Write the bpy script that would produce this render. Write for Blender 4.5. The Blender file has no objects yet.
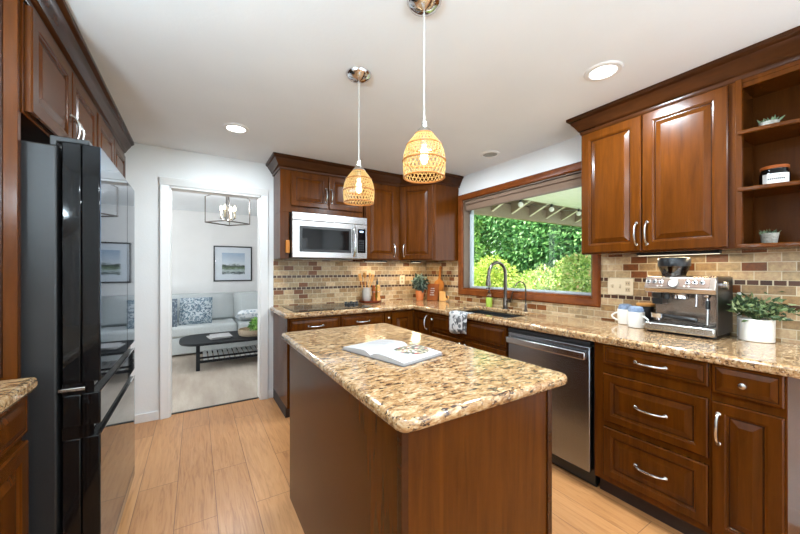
import bpy, bmesh, math, random
import numpy as np
from mathutils import Vector, Matrix
random.seed(7)
SC = bpy.context.scene
COL = SC.collection
R = math.radians
PI = math.pi

# ------------------------------------------------------------------ camera
TH = 0.5526
cam_d = bpy.data.cameras.new('camera')
cam = bpy.data.objects.new('camera', cam_d)
COL.objects.link(cam)
cam.location = (0, 0, 1.2935)
cam.rotation_euler = (PI / 2, 0, -TH)
cam_d.sensor_fit = 'HORIZONTAL'
cam_d.sensor_width = 36
cam_d.lens = 330.54 / 800 * 36
cam_d.shift_y = 3.07 / 800
cam_d.clip_start = 0.02
SC.camera = cam

# ------------------------------------------------------------------ world, sun, exposure
world = bpy.data.worlds.new('sky')
SC.world = world
world.use_nodes = True
_nt = world.node_tree
_bg = _nt.nodes['Background']
_bg.inputs['Color'].default_value = (0.86, 0.94, 1.0, 1)
_bg.inputs['Strength'].default_value = 3.6
sun_d = bpy.data.lights.new('sun', 'SUN')
sun_d.energy = 14.0
sun_d.angle = R(2)
sun_d.color = (1.0, 0.95, 0.85)
sun = bpy.data.objects.new('sun', sun_d)
COL.objects.link(sun)
sun.rotation_euler = Vector((0.38, -0.42, -0.82)).to_track_quat('-Z', 'Y').to_euler()
VS = SC.view_settings
VS.view_transform = 'Standard'
VS.look = 'None'
VS.exposure = 0.22
VS.gamma = 1.0
VS.use_curve_mapping = False
SC.cycles.max_bounces = 10
SC.cycles.diffuse_bounces = 6
SC.cycles.glossy_bounces = 5
SC.cycles.transparent_max_bounces = 12
SC.cycles.sample_clamp_indirect = 6
SC.cycles.caustics_reflective = False
SC.cycles.caustics_refractive = False


# ------------------------------------------------------------------ materials
def srgb(r, g, b):
    def f(c):
        c /= 255
        return c / 12.92 if c <= 0.04045 else ((c + 0.055) / 1.055) ** 2.4
    return (f(r), f(g), f(b), 1)


class NT:
    def __init__(s, name):
        s.m = bpy.data.materials.new(name)
        s.m.use_nodes = True
        s.t = s.m.node_tree
        s.b = s.t.nodes['Principled BSDF']

    def n(s, typ, **kw):
        nd = s.t.nodes.new(typ)
        for k, v in kw.items():
            if k.startswith('i_'):
                key = k[2:]
                nd.inputs[int(key) if key.isdigit() else key.replace('_', ' ')].default_value = v
            else:
                setattr(nd, k, v)
        return nd

    def l(s, a, b):
        s.t.links.new(a, b)

    def math(s, op, a, b=None, c=None):
        nd = s.n('ShaderNodeMath', operation=op)
        for i, x in enumerate((a, b, c)):
            if x is None:
                continue
            if isinstance(x, (int, float)):
                nd.inputs[i].default_value = x
            else:
                s.l(x, nd.inputs[i])
        return nd.outputs[0]

    def coords(s, kind='Object', scale=(1, 1, 1)):
        if kind == 'Position':
            o = s.n('ShaderNodeNewGeometry').outputs['Position']
        else:
            o = s.n('ShaderNodeTexCoord').outputs[kind]
        mp = s.n('ShaderNodeMapping')
        mp.inputs['Scale'].default_value = scale
        s.l(o, mp.inputs['Vector'])
        return mp.outputs[0]

    def noise(s, vec, scale, detail=4, rough=0.55, dist=0.0):
        nd = s.n('ShaderNodeTexNoise')
        nd.inputs['Scale'].default_value = scale
        nd.inputs['Detail'].default_value = detail
        nd.inputs['Roughness'].default_value = rough
        nd.inputs['Distortion'].default_value = dist
        s.l(vec, nd.inputs['Vector'])
        return nd.outputs['Fac']

    def ramp(s, fac, stops, const=False):
        nd = s.n('ShaderNodeValToRGB')
        cr = nd.color_ramp
        if const:
            cr.interpolation = 'CONSTANT'
        while len(cr.elements) < len(stops):
            cr.elements.new(0.5)
        for e, (p, c) in zip(cr.elements, stops):
            e.position = p
            e.color = c
        s.l(fac, nd.inputs[0])
        return nd.outputs[0]

    def mix(s, fac, a, b, typ='MIX'):
        nd = s.n('ShaderNodeMix', data_type='RGBA', blend_type=typ)
        for sock, x in ((0, fac), (6, a), (7, b)):
            if isinstance(x, (int, float, tuple)):
                nd.inputs[sock].default_value = x
            else:
                s.l(x, nd.inputs[sock])
        return nd.outputs[2]

    def bump(s, h, strength=0.2, dist=0.01):
        nd = s.n('ShaderNodeBump')
        nd.inputs['Strength'].default_value = strength
        nd.inputs['Distance'].default_value = dist
        s.l(h, nd.inputs['Height'])
        s.l(nd.outputs[0], s.b.inputs['Normal'])

    def color(s, c):
        if isinstance(c, tuple):
            s.b.inputs['Base Color'].default_value = c
        else:
            s.l(c, s.b.inputs['Base Color'])

    def set(s, **kw):
        for k, v in kw.items():
            s.b.inputs[k.replace('_', ' ')].default_value = v
        return s


def flat(name, c, rough=0.5, metal=0.0, var=0.06, vs=30, **kw):
    """plain procedural material with a faint noise variation"""
    t = NT(name)
    v = t.coords('Object')
    f = t.noise(v, vs, 3)
    lo = tuple(x * (1 - var) for x in c[:3]) + (1,)
    hi = tuple(min(1, x * (1 + var)) for x in c[:3]) + (1,)
    t.color(t.ramp(f, [(0.3, lo), (0.7, hi)]))
    t.set(Roughness=rough, Metallic=metal, **kw)
    return t.m


def wood(name, dark, light, rough=0.24, scale=(10, 10, 0.9), coat=0.25, spec=0.14):
    t = NT(name)
    v = t.coords('Object', scale)
    f = t.noise(v, 3.0, 6, 0.6, 0.4)
    v2 = t.coords('Object', (2.2, 2.2, 1.2))
    g = t.noise(v2, 1.6, 3)
    c = t.ramp(f, [(0.25, dark), (0.75, light)])
    c = t.mix(t.ramp(g, [(0.3, (0, 0, 0, 1)), (0.7, (0.35, 0.35, 0.35, 1))]), c, light)
    t.color(c)
    t.set(Roughness=rough, Coat_Weight=coat * .25, Coat_Roughness=0.15)
    t.b.inputs['Specular IOR Level'].default_value = spec
    t.bump(f, 0.05, 0.003)
    return t.m


M = {}
M['cherry'] = wood('cherry_wood', srgb(52, 24, 3), srgb(88, 44, 6))
M['glaze'] = wood('cherry_glaze', srgb(34, 17, 8), srgb(48, 24, 11))
M['crown'] = wood('crown_wood', srgb(44, 22, 8), srgb(68, 35, 13), scale=(2, 2, 10))
M['inner'] = wood('cabinet_interior', srgb(48, 23, 6), srgb(72, 37, 11), coat=0, spec=0.03)
M['casing'] = wood('window_wood', srgb(86, 42, 16), srgb(126, 66, 28), scale=(3, 3, 3))
M['jamb'] = flat('jamb_brown', srgb(98, 78, 62), 0.5)
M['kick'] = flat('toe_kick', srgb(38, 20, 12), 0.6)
M['white'] = flat('white_paint', srgb(222, 221, 219), 0.4, var=0.01)
M['bisque'] = flat('wall_plate', srgb(222, 205, 176), 0.35, var=0.02)
M['bisque_dark'] = flat('wall_plate_insert', srgb(188, 168, 138), 0.4, var=0.02)
M['black'] = flat('black_plastic', srgb(20, 20, 21), 0.35)
M['blackgloss'] = flat('black_glass', srgb(9, 9, 10), 0.06)
M['blackgloss'].node_tree.nodes['Principled BSDF'].inputs['Specular IOR Level'].default_value = 0.3
M['darkgray'] = flat('dark_gray_metal', srgb(24, 24, 25), 0.5, 0.0)
M['chrome'] = flat('chrome', srgb(215, 215, 218), 0.12, 1.0, var=0.02)
M['nickel'] = flat('brushed_nickel', srgb(190, 186, 180), 0.26, 1.0, var=0.04)
M['gunmetal'] = flat('gunmetal', srgb(105, 98, 92), 0.28, 1.0)
M['ceramic'] = flat('white_ceramic', srgb(225, 220, 212), 0.3, var=0.02)
M['speckle'] = flat('speckled_stone', srgb(152, 148, 138), 0.6, var=0.35, vs=120)
M['terracotta'] = flat('terracotta', srgb(205, 118, 62), 0.7)
M['soil'] = flat('soil', srgb(50, 38, 28), 0.9, var=0.3)
M['paper'] = flat('paper', srgb(172, 170, 170), 0.5, var=0.02)
M['lightwood'] = wood('light_wood', srgb(190, 130, 70), srgb(222, 168, 100), 0.5, coat=0)
M['midwood'] = wood('mid_wood', srgb(168, 98, 40), srgb(200, 128, 58), 0.45, coat=0.1)
M['redwood'] = wood('red_wood', srgb(118, 56, 20), srgb(156, 82, 34), 0.45, coat=0.1)
M['darkwood'] = wood('dark_tray_wood', srgb(78, 30, 18), srgb(112, 50, 30), 0.35)
M['rattan'] = flat('rattan', srgb(214, 176, 108), 0.6, var=0.12, vs=60)
M['rattan_ring'] = flat('rattan_ring', srgb(170, 108, 42), 0.55, var=0.12, vs=60)
M['blackwood'] = flat('black_wood', srgb(22, 23, 26), 0.5)
M['blackwood'].node_tree.nodes['Principled BSDF'].inputs['Specular IOR Level'].default_value = 0.25
M['sock'] = flat('blue_gray_knit', srgb(118, 134, 158), 0.85, var=0.2, vs=90)
M['oilglass'] = flat('green_glass', srgb(150, 150, 40), 0.1)
M['label'] = flat('label_paper', srgb(226, 224, 220), 0.5, var=0.02)
M['ink'] = flat('ink', srgb(60, 58, 56), 0.6)
M['greentrim'] = flat('sash_gray', srgb(176, 186, 190), 0.4, var=0.03)
M['blind'] = flat('blind_fabric', srgb(122, 98, 80), 0.8, var=0.08, vs=200)


def steel(name, c, rough, axis):
    t = NT(name)
    sc = [220, 220, 220]
    sc[axis] = 2
    v = t.coords('Object', tuple(sc))
    f = t.noise(v, 1.0, 3)
    t.color(t.ramp(f, [(0.3, tuple(x * 0.9 for x in c[:3]) + (1,)), (0.7, c)]))
    t.set(Metallic=1.0, Roughness=rough, Anisotropic=0.4)
    t.bump(f, 0.02, 0.001)
    return t.m


M['steel'] = steel('stainless_steel', srgb(196, 195, 194), 0.24, 0)
M['steel_v'] = steel('stainless_steel_vertical', srgb(146, 150, 156), 0.27, 2)
M['steel_warm'] = steel('stainless_steel_warm', srgb(190, 176, 164), 0.25, 1)
t = NT('fridge_mirror')
v = t.coords('Object')
t.color(t.ramp(t.noise(v, 4, 2), [(0.3, srgb(100, 116, 134)), (0.7, srgb(104, 120, 138))]))
t.set(Metallic=1.0, Roughness=0.035)
M['fridge'] = t.m


def emit(name, c, s):
    t = NT(name)
    t.color((c[0], c[1], c[2], 1))
    t.b.inputs['Emission Color'].default_value = (c[0], c[1], c[2], 1)
    t.b.inputs['Emission Strength'].default_value = s
    return t.m


M['bulb'] = emit('lamp_bulb', (1.0, 0.88, 0.68), 6)
M['lens'] = emit('lamp_lens', (1.0, 0.97, 0.93), 6)
M['globe'] = emit('globe_glass', (.72, .89, 1.0), 310)  # glow of the added, unseen uplights
M['strip'] = emit('strip_lens', (1.0, 0.88, 0.68), 1.6)
M['display'] = emit('display_glow', (0.45, 0.7, 0.95), 0.8)

# walls and ceiling
t = NT('wall_paint')
v = t.coords('Position')
f = t.noise(v, 90, 4)
t.color(t.ramp(t.noise(v, 3, 2), [(0.3, srgb(222, 222, 221)), (0.7, srgb(227, 227, 226))]))
t.set(Roughness=0.7)
t.bump(f, 0.12, 0.006)
M['wall'] = t.m
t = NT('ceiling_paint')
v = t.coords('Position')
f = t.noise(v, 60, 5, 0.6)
t.color(t.ramp(t.noise(v, 2, 2), [(0.3, srgb(226, 230, 233)), (0.7, srgb(231, 235, 238))]))  # cool tint put into the paint to offset warm bounce light
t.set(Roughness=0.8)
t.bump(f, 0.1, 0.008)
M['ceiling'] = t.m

# plank floor, boards along Y
t = NT('plank_floor')
g = t.n('ShaderNodeNewGeometry').outputs['Position']
sx = t.n('ShaderNodeSeparateXYZ')
t.l(g, sx.inputs[0])
cx = t.n('ShaderNodeCombineXYZ')
t.l(sx.outputs[1], cx.inputs[0])
t.l(t.math('ADD', sx.outputs[0], 0.095), cx.inputs[1])
bk = t.n('ShaderNodeTexBrick', offset=0.37, offset_frequency=2)
for k, val in (('Scale', 1.0), ('Brick Width', 1.22), ('Row Height', 0.19), ('Mortar Size', 0.0016), ('Mortar Smooth', 0.1)):
    bk.inputs[k].default_value = val
bk.inputs['Color1'].default_value = (0, 0, 0, 1)
bk.inputs['Color2'].default_value = (1, 1, 1, 1)
t.l(cx.outputs[0], bk.inputs['Vector'])
plank = t.ramp(bk.outputs['Color'], [(0.0, srgb(172, 116, 70)), (0.5, srgb(184, 128, 80)), (1.0, srgb(194, 140, 92))])
mp = t.n('ShaderNodeMapping')
mp.inputs['Scale'].default_value = (22, 1.6, 1)
t.l(g, mp.inputs[0])
# shift the grain from board to board
ad = t.n('ShaderNodeVectorMath', operation='ADD')
t.l(mp.outputs[0], ad.inputs[0])
t.l(bk.outputs['Color'], ad.inputs[1])
gr = t.noise(ad.outputs[0], 2.2, 7, 0.62, 1.2)
c = t.mix(0.5, plank, t.ramp(gr, [(0.28, srgb(120, 70, 34)), (0.5, srgb(184, 130, 80)), (0.8, srgb(208, 160, 110))]))
c = t.mix(bk.outputs['Fac'], c, srgb(112, 74, 46))
t.color(c)
t.set(Roughness=0.3)
t.bump(gr, 0.08, 0.004)
M['floor'] = t.m

# carpet
t = NT('carpet')
v = t.coords('Position')
f = t.noise(v, 160, 3)
g = t.noise(t.coords('Position', (3.0, 0.5, 1)), 2, 3)
c = t.mix(t.ramp(g, [(0.35, (0, 0, 0, 1)), (0.65, (1, 1, 1, 1))]), srgb(166, 151, 136), srgb(190, 177, 162))
c = t.mix(t.ramp(f, [(0.35, (0.0, 0, 0, 1)), (0.7, (0.5, 0.5, 0.5, 1))]), c, srgb(150, 135, 120))
t.color(c)
t.set(Roughness=0.95)
t.bump(f, 0.6, 0.01)
M['carpet'] = t.m

# granite
t = NT('granite')
v = t.coords('Position', (0.62, 1.25, 1.25))
n1 = t.noise(v, 44, 7, 0.7, 0.7)
n2 = t.noise(v, 7, 4, 0.55, 0.8)
n3 = t.noise(t.coords('Position', (0.45, 1.3, 1.3)), 60, 4, 0.6, 0.9)
base = t.ramp(n1, [(0.38, srgb(52, 37, 27)), (0.43, srgb(128, 92, 60)), (0.50, srgb(166, 128, 86)), (0.62, srgb(200, 178, 144))])
base = t.mix(t.ramp(n2, [(0.42, (0, 0, 0, 1)), (0.66, (0.5, 0.5, 0.5, 1))]), base, srgb(170, 134, 92))
fl = t.ramp(n3, [(0.38, (1, 1, 1, 1)), (0.42, (0, 0, 0, 1))])
base = t.mix(fl, base, srgb(58, 38, 30))
vo = t.n('ShaderNodeTexVoronoi')
vo.inputs['Scale'].default_value = 60
t.l(v, vo.inputs['Vector'])
wh = t.ramp(vo.outputs['Distance'], [(0.12, (0.55, 0.55, 0.55, 1)), (0.24, (0, 0, 0, 1))])
base = t.mix(wh, base, srgb(204, 192, 170))
t.color(base)
t.set(Roughness=0.12, Coat_Weight=0.3, Coat_Roughness=0.06, Coat_IOR=1.55)
t.b.inputs['Specular IOR Level'].default_value = 0.6
M['granite'] = t.m


def tile_mat(name, axis):
    t = NT(name)
    g = t.n('ShaderNodeNewGeometry').outputs['Position']
    s = t.n('ShaderNodeSeparateXYZ')
    t.l(g, s.inputs[0])
    a, z = s.outputs[axis], s.outputs[2]
    s1a, s1b, s2a, s2b = 1.088, 1.113, 1.212, 1.238
    def inside(lo, hi):
        return t.math('MULTIPLY', t.math('GREATER_THAN', z, lo), t.math('LESS_THAN', z, hi))
    strip = t.math('ADD', inside(s1a, s1b), inside(s2a, s2b))
    zz = t.math('SUBTRACT', z, t.math('MULTIPLY', t.math('GREATER_THAN', z, 1.1), s1b - s1a))
    zz = t.math('SUBTRACT', zz, t.math('MULTIPLY', t.math('GREATER_THAN', z, 1.225), s2b - s2a))
    zz = t.math('SUBTRACT', zz, 1.088 - 20 * 0.0495)
    cb = t.n('ShaderNodeCombineXYZ')
    t.l(t.math('ADD', a, 5.03), cb.inputs[0])
    t.l(zz, cb.inputs[1])
    def brick(w, h, ms, off, vec):
        b = t.n('ShaderNodeTexBrick', offset=off, offset_frequency=2)
        for k, val in (('Scale', 1.0), ('Brick Width', w), ('Row Height', h), ('Mortar Size', ms), ('Mortar Smooth', 0.2)):
            b.inputs[k].default_value = val
        b.inputs['Color1'].default_value = (0, 0, 0, 1)
        b.inputs['Color2'].default_value = (1, 1, 1, 1)
        t.l(vec, b.inputs['Vector'])
        return b
    b1 = brick(0.1, 0.0495, 0.0022, 0.5, cb.outputs[0])
    col = t.ramp(b1.outputs['Color'], [(0.0, srgb(126, 72, 20)), (0.15, srgb(164, 138, 104)), (0.32, srgb(184, 162, 128)), (0.55, srgb(198, 178, 144)), (0.76, srgb(172, 140, 98)), (0.86, srgb(206, 190, 160))], True)
    nn = t.noise(t.coords('Position'), 45, 5, 0.65)
    col = t.mix(0.6, col, t.ramp(nn, [(0.32, srgb(104, 86, 64)), (0.68, srgb(190, 178, 156))]), 'OVERLAY')
    col = t.mix(b1.outputs['Fac'], col, srgb(205, 192, 164))
    cb2 = t.n('ShaderNodeCombineXYZ')
    t.l(t.math('ADD', a, 5.0), cb2.inputs[0])
    cb2.inputs[1].default_value = 0.5
    b2 = brick(0.05, 1.0, 0.0035, 0.0, cb2.outputs[0])
    sc_ = t.mix(b2.outputs['Fac'], t.ramp(b2.outputs['Color'], [(0, srgb(48, 24, 8)), (1, srgb(78, 42, 16))]), srgb(190, 175, 148))
    col = t.mix(strip, col, sc_)
    t.color(col)
    t.set(Roughness=0.38)
    h = t.math('SUBTRACT', 1.0, b1.outputs['Fac'])
    t.bump(h, 0.25, 0.003)
    return t.m


M['tile_x'] = tile_mat('tile_back', 0)
M['tile_y'] = tile_mat('tile_side', 1)


def fabric(name, c1, c2, scale=220):
    t = NT(name)
    v = t.coords('Object')
    f = t.noise(v, scale, 2)
    t.color(t.ramp(f, [(0.3, c1), (0.7, c2)]))
    t.set(Roughness=0.95)
    t.bump(f, 0.2, 0.004)
    return t.m


M['sofa'] = fabric('sofa_fabric', srgb(170, 176, 177), srgb(200, 205, 205))


def pattern(name, cols, scale, thr):
    t = NT(name)
    v = t.coords('Object')
    vo = t.n('ShaderNodeTexVoronoi')
    vo.inputs['Scale'].default_value = scale
    t.l(v, vo.inputs['Vector'])
    f = t.noise(v, scale * 1.6, 2, 0.5, 1.0)
    m = t.math('MULTIPLY', t.math('LESS_THAN', vo.outputs['Distance'], thr), t.math('GREATER_THAN', f, 0.44))
    c = t.mix(m, cols[0], t.ramp(vo.outputs['Color'], [(0.0, cols[1]), (0.6, cols[2])]))
    t.color(c)
    t.set(Roughness=0.9)
    return t.m


M['pillow_light'] = pattern('pillow_blue_print', [srgb(186, 196, 202), srgb(44, 66, 90), srgb(104, 126, 140)], 32, 0.62)
M['pillow_dark'] = pattern('pillow_navy_print', [srgb(92, 106, 122), srgb(28, 40, 60), srgb(170, 180, 186)], 36, 0.5)
M['pillow_pale'] = pattern('pillow_pale_print', [srgb(228, 232, 234), srgb(150, 170, 186), srgb(190, 200, 208)], 24, 0.5)
M['towel'] = pattern('towel_print', [srgb(218, 216, 214), srgb(16, 16, 18), srgb(120, 120, 122)], 20, 0.66)

t = NT('woven_basket')
v = t.coords('Object', (1, 1, 3.2))
w = t.n('ShaderNodeTexWave', wave_type='BANDS', bands_direction='Z')
w.inputs['Scale'].default_value = 16
w.inputs['Distortion'].default_value = 3
t.l(v, w.inputs['Vector'])
t.color(t.ramp(w.outputs['Fac'], [(0.2, srgb(132, 108, 84)), (0.8, srgb(208, 190, 164))]))
t.set(Roughness=0.9)
t.bump(w.outputs['Fac'], 0.6, 0.01)
M['basket'] = t.m


def leafmat(name, stops, trans=0.25):
    t = NT(name)
    r = t.n('ShaderNodeNewGeometry').outputs['Random Per Island']
    c = t.ramp(r, stops)
    t.color(c)
    t.set(Roughness=0.5)
    tr = t.n('ShaderNodeBsdfTranslucent')
    t.l(c, tr.inputs[0])
    mx = t.n('ShaderNodeMixShader')
    mx.inputs[0].default_value = trans
    t.l(t.b.outputs[0], mx.inputs[1])
    t.l(tr.outputs[0], mx.inputs[2])
    t.l(mx.outputs[0], t.t.nodes['Material Output'].inputs['Surface'])
    return t.m


M['leaf_dark'] = leafmat('leaf_dark_green', [(0, srgb(56, 106, 60)), (0.5, srgb(96, 154, 86)), (1, srgb(160, 204, 128))])
M['leaf_mid'] = leafmat('leaf_mid_green', [(0, srgb(76, 122, 58)), (0.5, srgb(118, 168, 80)), (1, srgb(172, 208, 116))])
M['leaf_lime'] = leafmat('leaf_lime', [(0, srgb(108, 136, 46)), (0.5, srgb(166, 190, 70)), (1, srgb(216, 222, 120))])
M['leaf_mix'] = leafmat('leaf_pale_green', [(0, srgb(100, 140, 60)), (0.45, srgb(164, 196, 96)), (0.85, srgb(216, 226, 156)), (1, srgb(226, 184, 140))])
M['leaf_gray'] = leafmat('leaf_gray_green', [(0, srgb(38, 56, 48)), (0.5, srgb(92, 112, 98)), (1, srgb(150, 166, 148))])
M['leaf_house'] = leafmat('leaf_houseplant', [(0, srgb(34, 56, 36)), (0.4, srgb(72, 98, 60)), (0.75, srgb(128, 150, 100)), (1, srgb(206, 218, 168))])
M['leaf_succ'] = leafmat('leaf_succulent', [(0, srgb(44, 66, 44)), (1, srgb(126, 146, 112))])
M['bark'] = flat('bark', srgb(84, 64, 48), 0.9, var=0.3)
M['grass'] = flat('lawn', srgb(84, 120, 56), 0.95, var=0.3, vs=8)
M['patio_white'] = flat('patio_ceiling_paint', srgb(228, 230, 222), 0.6, var=0.02)
M['patio_beam'] = flat('patio_beam_paint', srgb(140, 126, 106), 0.7, var=0.06)
M['patio_light'] = flat('patio_rafter_edge', srgb(214, 206, 188), 0.6, var=0.03)

# window glass: mostly clear with a faint reflection
t = NT('window_glass')
tr = t.n('ShaderNodeBsdfTransparent')
gl = t.n('ShaderNodeBsdfGlossy')
gl.inputs['Roughness'].default_value = 0.01
mx = t.n('ShaderNodeMixShader')
lw = t.n('ShaderNodeLayerWeight')
t.l(t.math('ADD', t.math('MULTIPLY', t.math('POWER', lw.outputs['Facing'], 5.0), 0.5), 0.015), mx.inputs[0])
t.l(tr.outputs[0], mx.inputs[1])
t.l(gl.outputs[0], mx.inputs[2])
t.l(mx.outputs[0], t.t.nodes['Material Output'].inputs['Surface'])
M['glass'] = t.m


def tinted(name, c, fac=0.12):
    t = NT(name)
    tr = t.n('ShaderNodeBsdfTransparent')
    tr.inputs[0].default_value = c
    gl = t.n('ShaderNodeBsdfGlossy')
    gl.inputs['Roughness'].default_value = 0.05
    mx = t.n('ShaderNodeMixShader')
    mx.inputs[0].default_value = fac
    t.l(tr.outputs[0], mx.inputs[1])
    t.l(gl.outputs[0], mx.inputs[2])
    t.l(mx.outputs[0], t.t.nodes['Material Output'].inputs['Surface'])
    return t.m


M['smoke'] = tinted('smoked_plastic', (0.12, 0.13, 0.15, 1), 0.15)
M['clear'] = tinted('clear_plastic', (0.92, 0.95, 0.92, 1), 0.1)

# the landscape print (sky, treeline, water) by height
t = NT('landscape_print')
o = t.n('ShaderNodeTexCoord').outputs['Object']
s = t.n('ShaderNodeSeparateXYZ')
t.l(o, s.inputs[0])
nz = t.noise(t.coords('Object', (6, 6, 14)), 2.5, 5, 0.6)
h = t.math('ADD', s.outputs[2], t.math('MULTIPLY', t.math('SUBTRACT', nz, 0.5), 0.14))
t.color(t.ramp(t.math('MULTIPLY', h, 2.6), [(0.0, srgb(190, 204, 210)), (0.06, srgb(36, 52, 56)), (0.18, srgb(176, 190, 190)), (0.3, srgb(92, 112, 84)), (0.42, srgb(44, 60, 52)), (0.5, srgb(196, 206, 214)), (1.0, srgb(150, 172, 196))]))
t.set(Roughness=0.3)
M['art'] = t.m
t = NT('salad_photo')
v = t.coords('Object')
vo = t.n('ShaderNodeTexVoronoi')
vo.inputs['Scale'].default_value = 95
t.l(v, vo.inputs['Vector'])
se = t.n('ShaderNodeSeparateColor')
t.l(vo.outputs['Color'], se.inputs[0])
t.color(t.ramp(se.outputs[0], [(0, srgb(36, 38, 26)), (0.2, srgb(92, 96, 62)), (0.36, srgb(176, 166, 140)), (0.52, srgb(58, 54, 44)), (0.66, srgb(150, 134, 100)), (0.78, srgb(160, 36, 34)), (0.88, srgb(200, 192, 176))], True))
t.set(Roughness=0.5)
M['salad'] = t.m


# ------------------------------------------------------------------ mesh builder
class MB:
    def __init__(s):
        s.v, s.f, s.m = [], [], []

    def add(s, vs, fs, mi=0):
        b = len(s.v)
        s.v += [tuple(p) for p in vs]
        s.f += [tuple(i + b for i in q) for q in fs]
        s.m += [mi] * len(fs)
        return s

    def box(s, x0, x1, y0, y1, z0, z1, mi=0):
        x0, x1 = min(x0, x1), max(x0, x1)
        y0, y1 = min(y0, y1), max(y0, y1)
        z0, z1 = min(z0, z1), max(z0, z1)
        vs = [(x, y, z) for z in (z0, z1) for x, y in ((x0, y0), (x1, y0), (x1, y1), (x0, y1))]
        return s.add(vs, [(3, 2, 1, 0), (4, 5, 6, 7), (0, 1, 5, 4), (1, 2, 6, 5), (2, 3, 7, 6), (3, 0, 4, 7)], mi)

    def obox(s, c, ux, uy, uz, sx, sy, sz, mi=0):
        """box centred at c along three given axes"""
        c, ux, uy, uz = Vector(c), Vector(ux).normalized(), Vector(uy).normalized(), Vector(uz).normalized()
        vs = [c + ux * a * sx / 2 + uy * b * sy / 2 + uz * d * sz / 2 for d in (-1, 1) for a, b in ((-1, -1), (1, -1), (1, 1), (-1, 1))]
        return s.add(vs, [(3, 2, 1, 0), (4, 5, 6, 7), (0, 1, 5, 4), (1, 2, 6, 5), (2, 3, 7, 6), (3, 0, 4, 7)], mi)

    def prism(s, poly, z0, z1, mi=0, tf=None):
        """poly counter-clockwise seen from +z, extruded z0..z1; tf maps (a,b,z) to world"""
        n = len(poly)
        tf = tf or (lambda a, b, z: (a, b, z))
        vs = [tf(a, b, z0) for a, b in poly] + [tf(a, b, z1) for a, b in poly]
        fs = [tuple(range(n - 1, -1, -1)), tuple(range(n, 2 * n))]
        fs += [(i, (i + 1) % n, n + (i + 1) % n, n + i) for i in range(n)]
        return s.add(vs, fs, mi)

    def tube(s, pts, r, n=8, mi=0, caps=True, flatten=None):
        pts = [Vector(p) for p in pts]
        k = len(pts)
        rs = r if isinstance(r, (list, tuple)) else [r] * k
        tan = []
        for i in range(k):
            d = pts[min(i + 1, k - 1)] - pts[max(i - 1, 0)]
            tan.append(d.normalized())
        up = Vector((0, 0, 1)) if abs(tan[0].z) < 0.9 else Vector((1, 0, 0))
        nrm = (up - tan[0] * up.dot(tan[0])).normalized()
        vs = []
        for i in range(k):
            nrm = (nrm - tan[i] * nrm.dot(tan[i]))
            nrm = nrm.normalized() if nrm.length > 1e-6 else tan[i].orthogonal().normalized()
            bi = tan[i].cross(nrm)
            for j in range(n):
                a = 2 * PI * j / n
                vs.append(pts[i] + nrm * math.cos(a) * rs[i] + bi * math.sin(a) * rs[i] * (flatten or 1))
        fs = []
        for i in range(k - 1):
            for j in range(n):
                a, b = i * n + j, i * n + (j + 1) % n
                fs.append((a, b, b + n, a + n))
        if caps:
            fs.append(tuple(range(n - 1, -1, -1)))
            fs.append(tuple((k - 1) * n + j for j in range(n)))
        return s.add(vs, fs, mi)

    def lathe(s, prof, c=(0, 0, 0), n=24, mi=0, axis=None, cap0=True, cap1=True, sx=1, sy=1):
        """prof: (radius, height); axis: unit Vector for other directions than z"""
        c = Vector(c)
        q = Vector(axis).to_track_quat('Z', 'Y') if axis else None
        vs = []
        for r, h in prof:
            for j in range(n):
                a = 2 * PI * j / n
                p = Vector((r * math.cos(a) * sx, r * math.sin(a) * sy, h))
                vs.append(c + (q @ p if q else p))
        fs = []
        k = len(prof)
        for i in range(k - 1):
            for j in range(n):
                a, b = i * n + j, i * n + (j + 1) % n
                fs.append((a, b, b + n, a + n))
        if cap0:
            fs.append(tuple(range(n - 1, -1, -1)))
        if cap1:
            fs.append(tuple((k - 1) * n + j for j in range(n)))
        return s.add(vs, fs, mi)

    def ball(s, c, r, n=16, mi=0, sz=1.0):
        prof = [(max(1e-4, r * math.sin(PI * i / 10)), -r * sz * math.cos(PI * i / 10)) for i in range(11)]
        return s.lathe(prof, c, n, mi)

    def rings(s, O, ux, n, w, h, rg, glaze=()):
        """nested rectangles (inset, out) on a front: a panelled door or drawer"""
        O, ux, n = Vector(O), Vector(ux), Vector(n)
        uz = Vector((0, 0, 1))
        vs, k = [], len(rg)
        for ins, out in rg:
            for a, b in ((ins, ins), (w - ins, ins), (w - ins, h - ins), (ins, h - ins)):
                vs.append(O + ux * a + uz * b + n * out)
        for i in range(k - 1):
            fs = [(4 * i + j, 4 * i + (j + 1) % 4, 4 * i + 4 + (j + 1) % 4, 4 * i + 4 + j) for j in range(4)]
            s.add(vs[4 * i:4 * i + 8], [tuple(x - 4 * i for x in q) for q in fs], 1 if i in glaze else 0)
        s.add(vs[-4:], [(0, 1, 2, 3)], 0)
        s.add(vs[:4], [(3, 2, 1, 0)], 0)
        return s

    def sweep(s, path, prof, z0=0, mi=0, closed=False):
        """2-D path with right-hand side as 'out'; prof: closed loop of (out, z)"""
        P = [Vector((a, b)) for a, b in path]
        k = len(P)
        offs = []
        for i in range(k):
            ns = []
            if i > 0 or closed:
                d = (P[i] - P[i - 1]).normalized()
                ns.append(Vector((d.y, -d.x)))
            if i < k - 1 or closed:
                d = (P[(i + 1) % k] - P[i]).normalized()
                ns.append(Vector((d.y, -d.x)))
            if len(ns) == 2:
                mm = (ns[0] + ns[1])
                mm = mm / (1 + ns[0].dot(ns[1]))
            else:
                mm = ns[0]
            offs.append(mm)
        m = len(prof)
        vs = [(P[i].x + offs[i].x * o, P[i].y + offs[i].y * o, z0 + z) for i in range(k) for o, z in prof]
        fs = []
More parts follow.
